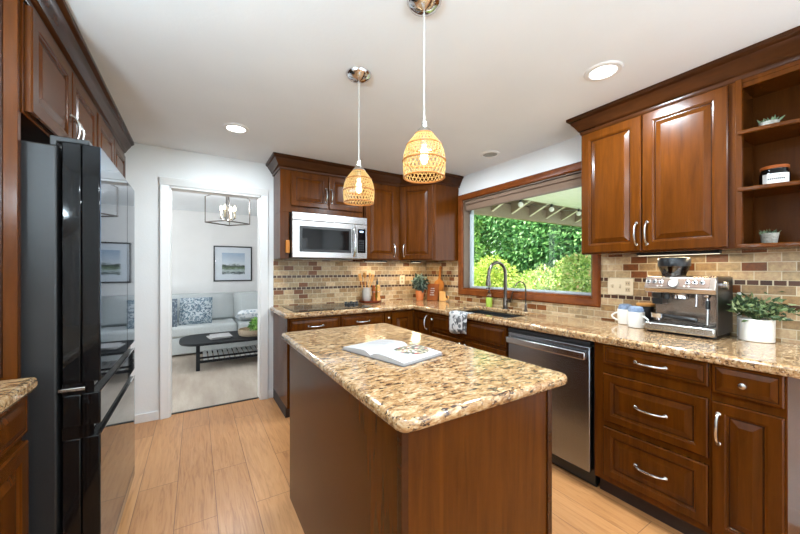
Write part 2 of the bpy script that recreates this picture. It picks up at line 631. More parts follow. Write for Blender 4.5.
        for i in range(k if closed else k - 1):
            i2 = (i + 1) % k
            for j in range(m):
                j2 = (j + 1) % m
                fs.append((i * m + j, i2 * m + j, i2 * m + j2, i * m + j2))
        if not closed:
            fs += [tuple(range(m)), tuple((k - 1) * m + j for j in range(m - 1, -1, -1))]
        return s.add(vs, fs, mi)

    def leaves(s, centers, dirs, L, W, mi=0, fold=0.25):
        """small pointed leaves, each its own island of two quads"""
        rng = np.random.default_rng(len(s.v) + 3)
        for c, d in zip(centers, dirs):
            d = Vector(d).normalized()
            sd = d.cross(Vector(rng.normal(size=3)))
            if sd.length < 1e-3:
                continue
            sd.normalize()
            up = sd.cross(d)
            l, w = L * rng.uniform(0.7, 1.25), W * rng.uniform(0.75, 1.2)
            c = Vector(c)
            p0, p1 = c, c + d * l
            a = c + d * l * 0.45 + sd * w / 2 + up * w * fold
            b = c + d * l * 0.45 - sd * w / 2 + up * w * fold
            s.add([p0, a, p1, b], [(0, 1, 2), (0, 2, 3)], mi)
        return s

    def build(s, name, mats, parent=None, smooth=True, bevel=0, seg=2, subsurf=0):
        me = bpy.data.meshes.new(name)
        org = ORG.get(parent.name) if parent else None
        if org is None:
            a = np.array(s.v)
            lo, hi = a.min(0), a.max(0)
            org = Vector(((lo[0] + hi[0]) / 2, (lo[1] + hi[1]) / 2, lo[2]))
        me.from_pydata([(x - org.x, y - org.y, z - org.z) for x, y, z in s.v], [], s.f)
        mats = mats if isinstance(mats, (list, tuple)) else [mats]
        for m in mats:
            me.materials.append(M[m] if isinstance(m, str) else m)
        if len(mats) > 1:
            me.polygons.foreach_set('material_index', s.m)
        me.validate()
        if smooth:
            me.shade_smooth()
            me.set_sharp_from_angle(angle=R(38))
        me.update()
        o = bpy.data.objects.new(name, me)
        COL.objects.link(o)
        if parent:
            o.parent = parent
            ORG[o.name] = org
        else:
            o.location = org
            ORG[o.name] = org
        if bevel:
            b = o.modifiers.new('bevel', 'BEVEL')
            b.width, b.segments, b.limit_method, b.angle_limit = bevel, seg, 'ANGLE', R(40)
        if subsurf:
            b = o.modifiers.new('subd', 'SUBSURF')
            b.levels = b.render_levels = subsurf
        return o


ORG = {}


def thing(name, label, cat, loc, group=None):
    o = bpy.data.objects.new(name, None)
    o.empty_display_size = 0.1
    COL.objects.link(o)
    o.location = loc
    ORG[o.name] = Vector(loc)
    return tag(o, label, cat, group)


def tag(o, label, cat, group=None):
    o['label'] = label
    o['category'] = cat
    if group:
        o['group'] = group
    return o


def struct(name, mb, mat, bevel=0, parent=None, label=None, smooth=True):
    o = mb.build(name, mat, parent, bevel=bevel, smooth=smooth)
    if not parent:
        o['kind'] = 'structure'
    if label:
        o['label'] = label
    return o


def copy_tree(o, parent=None):
    c = o.copy()
    COL.objects.link(c)
    if parent:
        c.parent = parent
    for ch in list(o.children):
        copy_tree(ch, c)
    return c


def lamp(name, typ, loc, energy, color=(1, 0.9, 0.78), parent=None, **kw):
    d = bpy.data.lights.new(name, typ)
    d.energy = energy
    d.color = color
    for k, v in kw.items():
        setattr(d, k, v)
    o = bpy.data.objects.new(name, d)
    COL.objects.link(o)
    if parent:
        o.parent = parent
        o.location = Vector(loc) - ORG[parent.name]
    else:
        o.location = loc
    return o


def text_mesh(mb, s, O, ux, uz, size, mi=0, depth=0.0006):
    """lettering as flat geometry laid on a surface"""
    cu = bpy.data.curves.new('lettering', 'FONT')
    cu.body = s
    cu.size = size
    cu.align_x = 'CENTER'
    cu.extrude = depth
    ob = bpy.data.objects.new('lettering', cu)
    me = bpy.data.meshes.new_from_object(ob)
    O, ux, uz = Vector(O), Vector(ux), Vector(uz)
    n = ux.cross(uz)
    mb.add([O + ux * v.co.x + uz * v.co.y + n * v.co.z for v in me.vertices], [tuple(p.vertices) for p in me.polygons], mi)
    bpy.data.objects.remove(ob)
    bpy.data.curves.remove(cu)
    bpy.data.meshes.remove(me)


# ------------------------------------------------------------------ setting
H, YB, XR, XL = 2.364, 3.54, 2.595, -1.15
YR = -1.7                                           # open rear end of the kitchen
HL = 2.33                                           # living room ceiling
struct('floor', MB().box(XL, XR, YR, 3.60, -0.06, 0), 'floor')
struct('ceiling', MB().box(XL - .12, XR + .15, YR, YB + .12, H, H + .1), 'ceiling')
struct('wall_left', MB().box(XL - .12, XL, YR, YB, 0, H), 'wall')
wy0, wy1, wz0, wz1 = 1.385, 2.83, 1.078, 2.085     # window opening
w = MB()
w.box(XR, XR + .15, YR, wy0, 0, H).box(XR, XR + .15, wy1, YB + .12, 0, H)
w.box(XR, XR + .15, wy0, wy1, 0, wz0).box(XR, XR + .15, wy0, wy1, wz1, H)
struct('wall_right', w, 'wall')
dx0, dx1, dz = -0.200, 0.550, 2.035
w = MB()
w.box(XL - .12, dx0, YB, YB + .12, 0, H).box(dx1, XR, YB, YB + .12, 0, H).box(dx0, dx1, YB, YB + .12, dz, H)
struct('wall_back', w, 'wall')
w = MB().box(XL, .85, YR, YR + .12, 0, H).box(2.25, XR, YR, YR + .12, 0, H).box(.85, 2.25, YR, YR + .12, 2.06, H)
struct('wall_rear', w, 'wall')
# living room shell
struct('floor_living_room', MB().box(-3.2, 2.745, 3.60, 6.97, -0.06, 0.004), 'carpet')
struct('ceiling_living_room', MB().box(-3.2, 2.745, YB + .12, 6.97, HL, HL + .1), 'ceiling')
struct('wall_far', MB().box(-3.2, 2.745, 6.85, 6.97, 0, HL), 'wall')
struct('wall_living_right', MB().box(2.625, 2.745, YB + .12, 6.85, 0, HL), 'wall')
struct('wall_living_front', MB().box(-3.2, XL - .12, YB, YB + .12, 0, HL), 'wall')
struct('baseboard_far', MB().box(-3.2, 2.625, 6.835, 6.85, 0.004, 0.09), 'white', 0.003)
# doorway casing and jamb lining
cas = [(0, 0), (0, .012), (.010, .018), (.042, .018), (.050, .024), (.066, .024), (.071, .012), (.071, 0)]
t_ = MB()
def cas_leg(x, sgn):
    # vertical casing leg: profile runs away from the opening
    poly = [(x + sgn * a, YB - b) for a, b in cas]
    if sgn < 0:
        poly = poly[::-1]
    t_.prism(poly[::-1], 0, dz + 0.0)
cas_leg(dx0, -1); cas_leg(dx1, 1)
poly = [(a, b) for a, b in cas]
t_.prism(poly, dx0 - .071, dx1 + .071, tf=lambda a, b, z: (z, YB - b, dz + a))
t_.box(dx0 - .001, dx0 + .012, YB - .005, YB + .125, 0, dz).box(dx1 - .012, dx1 + .001, YB - .005, YB + .125, 0, dz)
t_.box(dx0, dx1, YB - .005, YB + .125, dz - .018, dz + .001)
struct('trim_1', t_, 'white', 0.002, label='white door casing around the open doorway')
struct('trim_2', MB().box(dx0, dx1, 3.585, 3.612, 0, .007), 'darkgray', 0.002, label='dark threshold strip between wood floor and carpet')
struct('baseboard_back', MB().box(-.55, dx0 - .072, YB - .014, YB, 0, .075).box(dx1 + .072, .668, YB - .014, YB, 0, .075), 'white', 0.003)
struct('baseboard_right', MB().box(XR - .014, XR, YR, .30, 0, .075), 'white', 0.003)

# backsplash
b = MB().box(.668, XR, YB - .01, YB, .922, 1.402)
struct('backsplash_back', b, 'tile_x', label='tan brick tile backsplash on the back wall')
b = MB().box(XR - .01, XR, 2.895, YB - .01, .922, 1.402).box(XR - .01, XR, 1.32, 2.895, .922, 1.013).box(XR - .01, XR, -.3, 1.322, .922, 1.402)
struct('backsplash_right', b, 'tile_y', label='tan brick tile backsplash on the window wall')

# window
win = thing('window_1', 'wide picture window with stained wood casing over the sink', 'window', (XR, 2.1, 1.013))
del win['category']
win['kind'] = 'structure'
b = MB()
prof = [(0, 0), (0, .012), (.008, .022), (.045, .026), (.055, .03), (.065, .018), (.065, 0)]  # (away from opening, proud)
co = .065
loop = [(wy0, wz0), (wy1, wz0), (wy1, wz1), (wy0, wz1)]
vs = []
for (y, z), (sy, sz) in zip(loop, ((-1, -1), (1, -1), (1, 1), (-1, 1))):
    for a, o in prof:
        vs.append((XR - o, y + sy * a, z + sz * a))
m = len(prof)
fs = [(i * m + j, i * m + (j + 1) % m, ((i + 1) % 4) * m + (j + 1) % m, ((i + 1) % 4) * m + j) for i in range(4) for j in range(m)]
b.add(vs, fs)
b.build('casing', 'casing', win)
b = MB()
b.box(XR - .002, XR + .145, wy1 - .012, wy1 + .001, wz0, wz1).box(XR - .002, XR + .145, wy0 - .001, wy0 + .012, wz0, wz1)
b.box(XR - .002, XR + .145, wy0, wy1, wz1 - .012, wz1 + .001)
b.build('jamb', 'jamb', win, bevel=.001)
MB().box(XR - .002, XR + .145, wy0, wy1, wz0 - .001, wz0 + .014).build('sill', 'casing', win, bevel=.002)
b = MB()
xs0, xs1 = XR + .085, XR + .125
b.box(xs0, xs1, wy1 - .042, wy1 - .012, wz0 + .014, wz1 - .012).box(xs0, xs1, wy0 + .012, wy0 + .03, wz0 + .014, wz1 - .012)
b.box(xs0, xs1, wy0 + .03, wy1 - .042, wz0 + .014, wz0 + .034).box(xs0, xs1, wy0 + .03, wy1 - .042, wz1 - .032, wz1 - .012)
b.build('sash', 'greentrim', win, bevel=.003)
MB().box(XR + .103, XR + .107, wy0 + .03, wy1 - .042, wz0 + .034, wz1 - .032).build('glass', 'glass', win)
bl = thing('roller_blind', 'taupe roller blind rolled up at the top of the window', 'blind', (XR + .04, 2.1, 1.97))
MB().box(XR + .015, XR + .06, wy0 + .014, wy1 - .014, 2.035, 2.071).build('valance', 'blind', bl, bevel=.004)
MB().box(XR + .03, XR + .034, wy0 + .018, wy1 - .018, 1.975, 2.035).build('shade_fabric', 'blind', bl)
MB().box(XR + .025, XR + .039, wy0 + .018, wy1 - .018, 1.962, 1.976).build('hem_bar', 'jamb', bl, bevel=.002)

# crown mouldings
cp = [(0, 2.243), (.006, 2.243), (.010, 2.250), (.010, 2.264), (.018, 2.268), (.024, 2.280), (.036, 2.300), (.050, 2.318), (.056, 2.332), (.064, 2.336), (.074, 2.346), (.074, 2.363), (0, 2.363)]
def crown(name, path, lab):
    o = MB().sweep(path, cp).build(name, 'crown')
    o['kind'] = 'structure'
    o['label'] = lab
crown('trim_3', [(XL, 1.655), (-.517, 1.655), (-.517, YB)], 'dark wood crown moulding above the cabinets over the refrigerator')
crown('trim_4', [(.668, YB), (.668, 3.22), (1.985, 3.22), (2.25, 2.90), (XR, 2.90)], 'dark wood crown moulding above the back wall cabinets')
crown('trim_5', [(XR, 1.312), (2.32, 1.312), (2.32, .10), (XR, .10)], 'dark wood crown moulding above the cabinets right of the window')

# ------------------------------------------------------------------ cabinet helpers
EX, EY = Vector((1, 0, 0)), Vector((0, 1, 0))


def door_rings(t=.02, s=.056):
    return [(0, 0), (0, t - .005), (.005, t), (s - .004, t), (s - .001, t - .003), (s + .004, t - .004), (s + .008, t - .010), (s + .0115, t - .010), (s + .036, t - .002), (s + .038, t - .001)], (6,)


def slab_rings(t=.02):
    return [(0, 0), (0, t - .006), (.005, t - .002), (.012, t - .002), (.013, t - .0035), (.016, t - .0035), (.036, t + .003), (.038, t + .003)], (4,)


def pull(mb, c, d, n, L=.13, out=.030, r=.0057):
    """arched bar pull centred at c on the face, long axis d, standing off along n"""
    c, d, n = Vector(c), Vector(d), Vector(n)
    pts = []
    for i in range(13):
        u = i / 12
        a = (u - .5) * L
        o = out * (math.sin(PI * u) ** .45) if 0 < u < 1 else 0
        pts.append(c + d * a + n * (o + .001))
    rs = [r * (1.25 if i in (0, 12) else 1.0) for i in range(13)]
    mb.tube(pts, rs, 8)
    for sg in (-1, 1):
        mb.lathe([(r * 1.7, 0), (r * 1.7, .003), (r * 1.2, .006)], c + d * sg * L / 2, 10, axis=n)
    return mb


def knob(mb, c, n, r=.014):
    return mb.lathe([(.006, 0), (.005, .012), (r * .8, .016), (r, .021), (r * .85, .026), (r * .3, .029)], c, 14, axis=n)


def front(root, kind, O, ux, w, h, style='door', hw=None, s=.056, t=.02):
    """door or drawer front with its handle as a sub-part; hw = ('pull'|'knob', a, b, 'v'|'h')"""
    ux = Vector(ux)
    n = ux.cross(Vector((0, 0, 1)))
    rg, gz = door_rings(t, s) if style == 'door' else slab_rings(t)
    mb = MB().rings(O, ux, n, w, h, rg, gz)
    o = mb.build(kind, ['cherry', 'glaze'], root, smooth=False)
    if hw:
        c = Vector(O) + ux * hw[1] + Vector((0, 0, hw[2])) + n * (t + (.003 if style != 'door' else 0))
        hb = MB()
        if hw[0] == 'pull':
            pull(hb, c, Vector((0, 0, 1)) if hw[3] == 'v' else ux, n)
            hb.build('handle', 'nickel', o)
        else:
            knob(hb, c, n)
            hb.build('knob', 'nickel', o)
    return o


# ------------------------------------------------------------------ right base run (faces -X at 1.976)
XC = 1.976
DN = Vector((0, -1, 0))
# drawer cabinet
r = thing('drawer_cabinet', 'three-drawer dark cherry base cabinet right of the dishwasher', 'cabinet', (2.28, .765, 0))
b = MB().box(XC, XR - .012, .532, 1.045, .10, .878)
b.build('body', 'cherry', r, bevel=.002)
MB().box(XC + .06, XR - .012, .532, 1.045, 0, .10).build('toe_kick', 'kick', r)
front(r, 'drawer', (XC, .989, .768), DN, .45, .106, 'slab', ('pull', .229, .045, 'h'))
front(r, 'drawer', (XC, .989, .446), DN, .45, .268, 'door', ('pull', .229, .130, 'h'), s=.045)
front(r, 'drawer', (XC, .989, .137), DN, .45, .276, 'door', ('pull', .229, .135, 'h'), s=.045)
# narrow cabinet
r = thing('narrow_cabinet', 'narrow cherry base cabinet with a knobbed drawer over one door, at the run\'s right end', 'cabinet', (2.28, .42, 0))
MB().box(XC, XR - .012, .305, .531, .10, .878).build('body', 'cherry', r, bevel=.002)
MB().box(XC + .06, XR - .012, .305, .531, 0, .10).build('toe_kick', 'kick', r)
front(r, 'drawer', (XC, .527, .748), DN, .215, .130, 'slab', ('knob', .104, .062, 'h'))
front(r, 'door', (XC, .527, .125), DN, .215, .585, 'door', ('pull', .024, .47, 'v'), s=.048)
# dishwasher
r = thing('dishwasher', 'stainless steel dishwasher under the granite counter', 'dishwasher', (2.28, 1.357, 0))
MB().box(XC + .03, XR - .02, 1.056, 1.659, .02, .872).build('body', 'black', r)
MB().box(XC - .02, XC + .03, 1.062, 1.655, .108, .842).build('door', 'steel_v', r, bevel=.006)
MB().box(XC - .018, XC + .03, 1.062, 1.655, .845, .870).build('control_strip', 'darkgray', r, bevel=.003)
b = MB().box(XC - .058, XC - .038, 1.072, 1.645, .768, .812)
b.box(XC - .045, XC - .018, 1.085, 1.11, .782, .802).box(XC - .045, XC - .018, 1.607, 1.632, .782, .802)
b.build('handle', 'steel', r, bevel=.005)
MB().box(XC + .055, XC + .07, 1.06, 1.657, .0, .10).build('toe_kick', 'black', r)
# sink cabinet
r = thing('sink_cabinet', 'cherry base cabinet under the sink with two false drawer fronts over two doors', 'cabinet', (2.28, 2.13, 0))
MB().box(XC, XC + .02, 1.665, 2.594, .10, .878).box(XC, XR - .012, 1.665, 1.683, .10, .878).box(XC, XR - .012, 2.576, 2.594, .10, .878).box(XC, XR - .012, 1.665, 2.594, .10, .12).build('body', 'cherry', r, bevel=.002)
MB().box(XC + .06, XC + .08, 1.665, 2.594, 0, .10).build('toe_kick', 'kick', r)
front(r, 'drawer', (XC, 2.585, .712), DN, .445, .150, 'slab', ('knob', .03, .105, 'h'))
front(r, 'drawer', (XC, 2.122, .712), DN, .445, .150, 'slab')
front(r, 'door', (XC, 2.585, .125), DN, .445, .565, 'door', ('knob', .420, .53, 'h'))
front(r, 'door', (XC, 2.122, .125), DN, .445, .565, 'door', ('knob', .025, .53, 'h'))
# corner base cabinet
YC = 2.925
r = thing('corner_base_cabinet', 'cherry corner base cabinet with two doors meeting in the inside corner', 'cabinet', (2.2, 3.1, 0))
b = MB().prism([(1.69, YC), (XC, YC), (XC, 2.598), (XR - .012, 2.598), (XR - .012, YB - .012), (1.69, YB - .012)], .10, .878)
b.build('body', 'cherry', r, bevel=.002)
b = MB().prism([(1.69, YC + .06), (XC + .06, YC + .06), (XC + .06, 2.598), (XR - .012, 2.598), (XR - .012, YB - .012), (1.69, YB - .012)], 0, .10)
b.build('toe_kick', 'kick', r)
front(r, 'door', (1.696, YC, .125), EX, .256, .735, 'door')
front(r, 'door', (XC, YC - .024, .125), DN, .288, .735, 'door', ('pull', .235, .645, 'v'))
# narrow pull-out
r = thing('pullout_cabinet', 'very narrow cherry pull-out with a round knob, right of the cooktop drawers', 'cabinet', (1.65, 3.2, 0))
MB().box(1.608, 1.688, YC, YB - .012, .10, .878).build('body', 'cherry', r, bevel=.002)
MB().box(1.608, 1.688, YC + .06, YB - .012, 0, .10).build('toe_kick', 'kick', r)
rg = [(0, 0), (0, .015), (.005, .02), (.02, .02)]
o = MB().rings((1.614, YC, .125), EX, Vector((0, -1, 0)), .070, .735, rg).build('door', ['cherry', 'glaze'], r, smooth=False)
knob(MB(), (1.649, YC - .02, .812), Vector((0, -1, 0))).build('knob', 'nickel', o)
# cooktop cabinet
r = thing('cooktop_cabinet', 'cherry base cabinet with two drawers side by side under the black cooktop', 'cabinet', (1.14, 3.2, 0))
b = MB().box(.665, 1.604, YC, YB - .012, .10, .878)
b.build('body', 'cherry', r, bevel=.002)
MB().box(.665, 1.604, YC + .06, YB - .012, 0, .10).build('toe_kick', 'kick', r)
front(r, 'drawer', (.684, YC, .740), EX, .453, .124, 'slab', ('pull', .226, .055, 'h'))
front(r, 'drawer', (1.150, YC, .740), EX, .450, .124, 'slab', ('pull', .225, .058, 'h'))
front(r, 'door', (.684, YC, .125), EX, .453, .595, 'door')
front(r, 'door', (1.150, YC, .125), EX, .450, .595, 'door')

# counter: L-shaped slab with the sink cut out of it
def slab(name, cells, z0, z1, holes=()):
    """cells: list of rectangles on a common grid, holes left out"""
    xs = sorted({x for c in cells + list(holes) for x in c[:2]})
    ys = sorted({y for c in cells + list(holes) for y in c[2:]})
    bm = bmesh.new()
    vd = {}
    def V(x, y):
        if (x, y) not in vd:
            vd[(x, y)] = bm.verts.new((x, y, z1))
        return vd[(x, y)]
    for i in range(len(xs) - 1):
        for j in range(len(ys) - 1):
            mx_, my_ = (xs[i] + xs[i + 1]) / 2, (ys[j] + ys[j + 1]) / 2
            if any(c[0] < mx_ < c[1] and c[2] < my_ < c[3] for c in cells) and not any(c[0] < mx_ < c[1] and c[2] < my_ < c[3] for c in holes):
                bm.faces.new([V(xs[i], ys[j]), V(xs[i + 1], ys[j]), V(xs[i + 1], ys[j + 1]), V(xs[i], ys[j + 1])])
    top = list(bm.faces)
    ret = bmesh.ops.extrude_face_region(bm, geom=top)
    for e in ret['geom']:
        if isinstance(e, bmesh.types.BMVert):
            e.co.z = z1
    # originals become the underside
    for vtx in vd.values():
        vtx.co.z = z0
    bmesh.ops.recalc_face_normals(bm, faces=list(bm.faces))
    mb = MB()
    bm.verts.index_update()
    mb.add([v_.co[:] for v_ in bm.verts], [tuple(v_.index for v_ in f_.verts) for f_ in bm.faces])
    bm.free()
    return mb


ZT = .925
sink_hole = (2.05, 2.465, 1.74, 2.46)
mb = slab('counter', [(1.94, XR - .01, -.30, 2.885), (.635, XR - .01, 2.885, YB - .01)], .879, ZT, [sink_hole])
o = mb.build('granite_countertop', 'granite', bevel=.014, seg=3)
tag(o, 'long L-shaped tan granite countertop along the back wall and window', 'countertop')
# left counter and cabinet
r = thing('left_base_cabinet', 'cherry base cabinet at the left edge, beside the tall wood panel', 'cabinet', (-.8, 1.1, 0))
MB().box(XL + .006, -.51, .40, 1.65, .10, .878).build('body', 'cherry', r, bevel=.002)
MB().box(XL + .006, -.57, .40, 1.65, 0, .10).build('toe_kick', 'kick', r)
front(r, 'drawer', (-.51, 1.09, .735), EY, .55, .128, 'slab', ('pull', .2, .06, 'h'))
front(r, 'door', (-.51, 1.09, .125), EY, .55, .585, 'door', ('pull', .06, .45, 'v'))
front(r, 'drawer', (-.51, .42, .735), EY, .65, .128, 'slab', ('pull', .3, .06, 'h'))
front(r, 'door', (-.51, .42, .125), EY, .65, .585, 'door', ('pull', .6, .45, 'v'))
o = MB().box(XL, -.468, .38, 1.648, .879, ZT).build('granite_countertop', 'granite', bevel=.014, seg=3)
tag(o, 'short granite countertop at the left edge beside the black refrigerator', 'countertop')
# tall panel beside the fridge
b = MB().box(XL, -.522, 1.655, 1.680, 0, 2.243)
for x in (-.56, -.60, -.66):
    b.box(x - .004, x + .004, 1.650, 1.656, .93, 2.243, 1)
o = b.build('tall_end_panel', ['cherry', 'glaze'], bevel=.0015)
tag(o, 'tall cherry end panel standing beside the refrigerator', 'panel')

# ------------------------------------------------------------------ island
r = thing('island_cabinet', 'freestanding cherry kitchen island base with plain panelled sides', 'cabinet', (.76, 1.32, 0))
MB().box(.452, 1.072, .722, 1.925, .0, .879).build('body', 'cherry', r, bevel=.002)
MB().prism([(.447, .7165), (.468, .7165), (.468, .7225), (.4525, .7225), (.4525, .740), (.447, .740)], 0, .879).build('corner_moulding', 'crown', r, bevel=.002)
MB().box(1.054, 1.078, .7165, .7225, 0, .879).build('corner_moulding', 'crown', r, bevel=.002)
MB().box(1.072, 1.094, .730, 1.925, .10, .879).build('face_frame', 'cherry', r, bevel=.002)
for y in (.75, 1.34):
    front(r, 'door', (1.094, y, .125), EY, .575, .60, 'door', ('pull', .53 if y < 1 else .045, .5, 'v'))
    front(r, 'drawer', (1.094, y, .745), EY, .575, .125, 'slab', ('pull', .287, .06, 'h'))
poly = []
x0, x1, y0, y1, rr = .430, 1.152, .690, 2.068, .035
for cx_, cy_, a0 in ((x1 - rr, y0 + rr, -90), (x1 - rr, y1 - rr, 0), (x0 + rr, y1 - rr, 90), (x0 + rr, y0 + rr, 180)):
    for i in range(7):
        a = R(a0 + i * 15)
        poly.append((cx_ + rr * math.cos(a), cy_ + rr * math.sin(a)))
ZI = .919
o = MB().prism(poly, .8795, ZI).build('island_countertop', 'granite', bevel=.016, seg=4)
tag(o, 'rectangular granite island top with a rounded edge, carrying an open cookbook', 'countertop')

# ------------------------------------------------------------------ upper cabinets
YU = 3.22
UB = 1.402
r = thing('microwave_cabinet', 'two-door cherry wall cabinet above the microwave with a deep left side', 'cabinet', (1.1, 3.38, UB))
b = MB().box(.668, 1.520, YU, YB - .012, 1.845, 2.245).box(.668, .752, YU, YB - .012, UB, 1.845)
b.build('body', 'cherry', r, bevel=.002)
front(r, 'door', (.762, YU, 1.905), EX, .366, .330, 'door', ('pull', .345, .130, 'v'), s=.05)
front(r, 'door', (1.140, YU, 1.905), EX, .366, .330, 'door', ('pull', .022, .130, 'v'), s=.05)
r = thing('wall_cabinet', 'single-door cherry wall cabinet between the microwave and the corner cabinet', 'cabinet', (1.75, 3.38, UB))
MB().box(1.534, 1.982, YU, YB - .012, UB, 2.245).build('body', 'cherry', r, bevel=.002)
front(r, 'door', (1.545, YU, UB + .012), EX, .395, .823, 'door', ('pull', .35, .10, 'v'))
# diagonal corner
r = thing('corner_wall_cabinet', 'diagonal cherry corner wall cabinet between the cooktop wall and window', 'cabinet', (2.3, 3.2, UB))
b = MB().prism([(1.985, YU), (2.25, 2.90), (XR - .012, 2.90), (XR - .012, YB - .012), (1.985, YB - .012)], UB, 2.245)
b.build('body', 'cherry', r, bevel=.002)
dv = (Vector((2.25, 2.90, 0)) - Vector((1.985, YU, 0)))
dl = dv.length
dv.normalize()
front(r, 'door', Vector((1.985, YU, UB + .012)) + dv * .02, dv, dl - .05, .823, 'door', ('pull', .035, .10, 'v'), s=.05)
# right of the window
XU = 2.32
r = thing('double_wall_cabinet', 'large two-door cherry wall cabinet right of the window, over the espresso machine', 'cabinet', (2.45, .92, UB))
MB().box(XU, XR - .012, .532, 1.312, UB, 2.245).build('body', 'cherry', r, bevel=.002)
front(r, 'door', (XU, 1.308, UB + .008), DN, .366, .828, 'door', ('pull', .342, .105, 'v'))
front(r, 'door', (XU, .936, UB + .008), DN, .380, .828, 'door', ('pull', .026, .105, 'v'))
# open end shelf
r = thing('corner_shelf', 'open cherry end shelf with curved shelves, right of the large wall cabinet', 'shelf', (2.45, .33, UB))
MB().box(2.575, XR - .012, .12, .531, UB, 2.245).box(XU, 2.575, .520, .531, UB, 2.245).build('back_panel', 'inner', r, bevel=.001)
MB().box(XU - .012, XU + .02, .506, .531, UB, 2.245).build('stile', 'cherry', r, bevel=.003)
def shelf_poly(xf, xb, ya, yb):
    pts = [(xb, ya)]
    for i in range(15):
        a = PI / 2 * i / 14
        pts.append((xb - (xb - xf) * math.cos(a), ya - (ya - yb) * math.sin(a)))
    return pts
for z in (1.402, 1.683, 1.965):
    MB().prism(shelf_poly(XU - .025, 2.575, .520, .135), z, z + .02).build('shelf', 'cherry', r, bevel=.004)
MB().box(XU - .004, 2.575, .11, .520, 2.225, 2.245).box(XU - .004, XU + .016, .11, .520, 2.200, 2.2246).build('top_rail', 'cherry', r, bevel=.002)
# over the fridge
XF = -.517
LB = 1.845
for i, (y0, lab) in enumerate(((1.682, 'two-door cherry cabinet above the refrigerator, nearer of the pair'), (2.618, 'two-door cherry cabinet near the back wall, farther of the pair over the refrigerator'))):
    r = thing('fridge_top_cabinet', lab, 'cabinet', (-.8, y0 + .46, LB))
    MB().box(XL, XF, y0, y0 + .92, LB, 2.245).build('body', 'cherry', r, bevel=.002)
    front(r, 'door', (XF, y0 + .012, LB + .012), EY, .442, .378, 'door', ('pull', .418, .09, 'v'))
    front(r, 'door', (XF, y0 + .466, LB + .012), EY, .442, .378, 'door', ('pull', .024, .09, 'v'))

# ------------------------------------------------------------------ refrigerator
FY0, FY1 = 1.70, 2.545
r = thing('refrigerator', 'black french-door refrigerator with mirror-bright fronts', 'refrigerator', (-.7, 2.12, 0))
MB().box(-1.12, -.437, FY0, FY1, .03, 1.755).build('body', 'darkgray', r, bevel=.006)
for x_, y_ in ((-1.08, FY0 + .05), (-1.08, FY1 - .05), (-.5, FY0 + .05), (-.5, FY1 - .05)):
    MB().lathe([(.02, 0), (.02, .03)], (x_, y_, 0), 10).build('foot', 'black', r)
ym = 2.285
def fdoor(name, y0, y1, z0, z1):
    d = MB().box(-.425, -.372, y0, y1, z0, z1).build(name, 'blackgloss', r, bevel=.004)
    MB().box(-.370, -.318, y0, y1, z0, z1).build('front_panel', 'blackgloss', d, bevel=.003)
    MB().box(-.318, -.3155, y0 + .003, y1 - .003, z0 + .002, z1 - .002).build('mirror_face', 'fridge', d)
    return d
fdoor('door', FY0 + .004, ym - .002, .865, 1.772)
fdoor('door', ym + .002, FY1 - .004, .865, 1.772)
fdoor('drawer', FY0 + .004, FY1 - .004, .700, .822)
fdoor('drawer', FY0 + .004, FY1 - .004, .06, .655)
MB().box(-.425, -.335, FY0 + .006, FY1 - .006, .822, .865).box(-.425, -.335, FY0 + .006, FY1 - .006, .655, .700).build('handle_recess', 'blackgloss', r)
MB().box(-.318, -.3135, FY0 + .004, FY1 - .004, .822, .8265).box(-.318, -.3135, FY0 + .004, FY1 - .004, .655, .6595).build('bright_edge', 'chrome', r)
for y_ in (FY0 + .012, FY1 - .07):
    MB().prism([(-.46, 1.7555), (-.44, 1.7555), (-.44, 1.773), (-.35, 1.773), (-.35, 1.793), (-.46, 1.793)], y_, y_ + .058, tf=lambda a, b, z: (a, z, b)).build('hinge_cover', 'darkgray', r, bevel=.004)
MB().box(-.434, -.36, FY0 - .002, FY0 + .006, .838, .850).build('hinge', 'nickel', r, bevel=.002)

# ------------------------------------------------------------------ microwave
r = thing('microwave', 'stainless over-the-range microwave mounted above the cooktop', 'microwave', (1.14, 3.33, 1.41))
mx0, mx1, my, mz0, mz1 = .760, 1.528, 3.135, 1.412, 1.838
MB().box(mx0, mx1, my + .03, YB - .012, mz0, mz1).build('body', 'black', r, bevel=.003)
MB().box(mx0, mx1, my, my + .03, mz1 - .072, mz1).build('vent_strip', 'steel', r, bevel=.003)
xd = mx1 - .125
d = MB().box(mx0, xd - .002, my, my + .03, mz0, mz1 - .075).build('door', 'steel', r, bevel=.004)
MB().box(mx0 + .065, xd - .055, my - .003, my + .004, mz0 + .055, mz1 - .125).build('door_frame', 'black', d, bevel=.003)
MB().box(mx0 + .09, xd - .08, my - .0045, my - .002, mz0 + .08, mz1 - .150).build('glass', 'blackgloss', d)
hb = MB()
pts = [(xd - .028, my - .035 * (math.sin(PI * i / 12) ** .5 if 0 < i < 12 else 0), mz0 + .02 + (mz1 - mz0 - .115) * i / 12) for i in range(13)]
hb.tube(pts, .011, 10)
hb.build('handle', 'chrome', d)
p = MB().box(xd + .002, mx1, my, my + .03, mz0, mz1 - .075).build('control_panel', 'steel', r, bevel=.003)
MB().box(xd + .018, mx1 - .02, my - .002, my + .002, mz0 + .06, mz1 - .12).build('keypad', 'blackgloss', p)
MB().box(xd + .040, mx1 - .045, my - .0035, my - .001, mz1 - .155, mz1 - .140).build('display', 'display', p)
bt = MB()
for i in range(5):
    for j in range(3):
        bt.box(xd + .028 + j * .022, xd + .043 + j * .022, my - .003, my - .001, mz0 + .08 + i * .024, mz0 + .092 + i * .024)
bt.build('button', 'darkgray', p)
MB().lathe([(.010, 0), (.010, .002)], (1.15, my, mz1 - .036), 16, axis=(0, -1, 0)).build('badge', 'nickel', r)
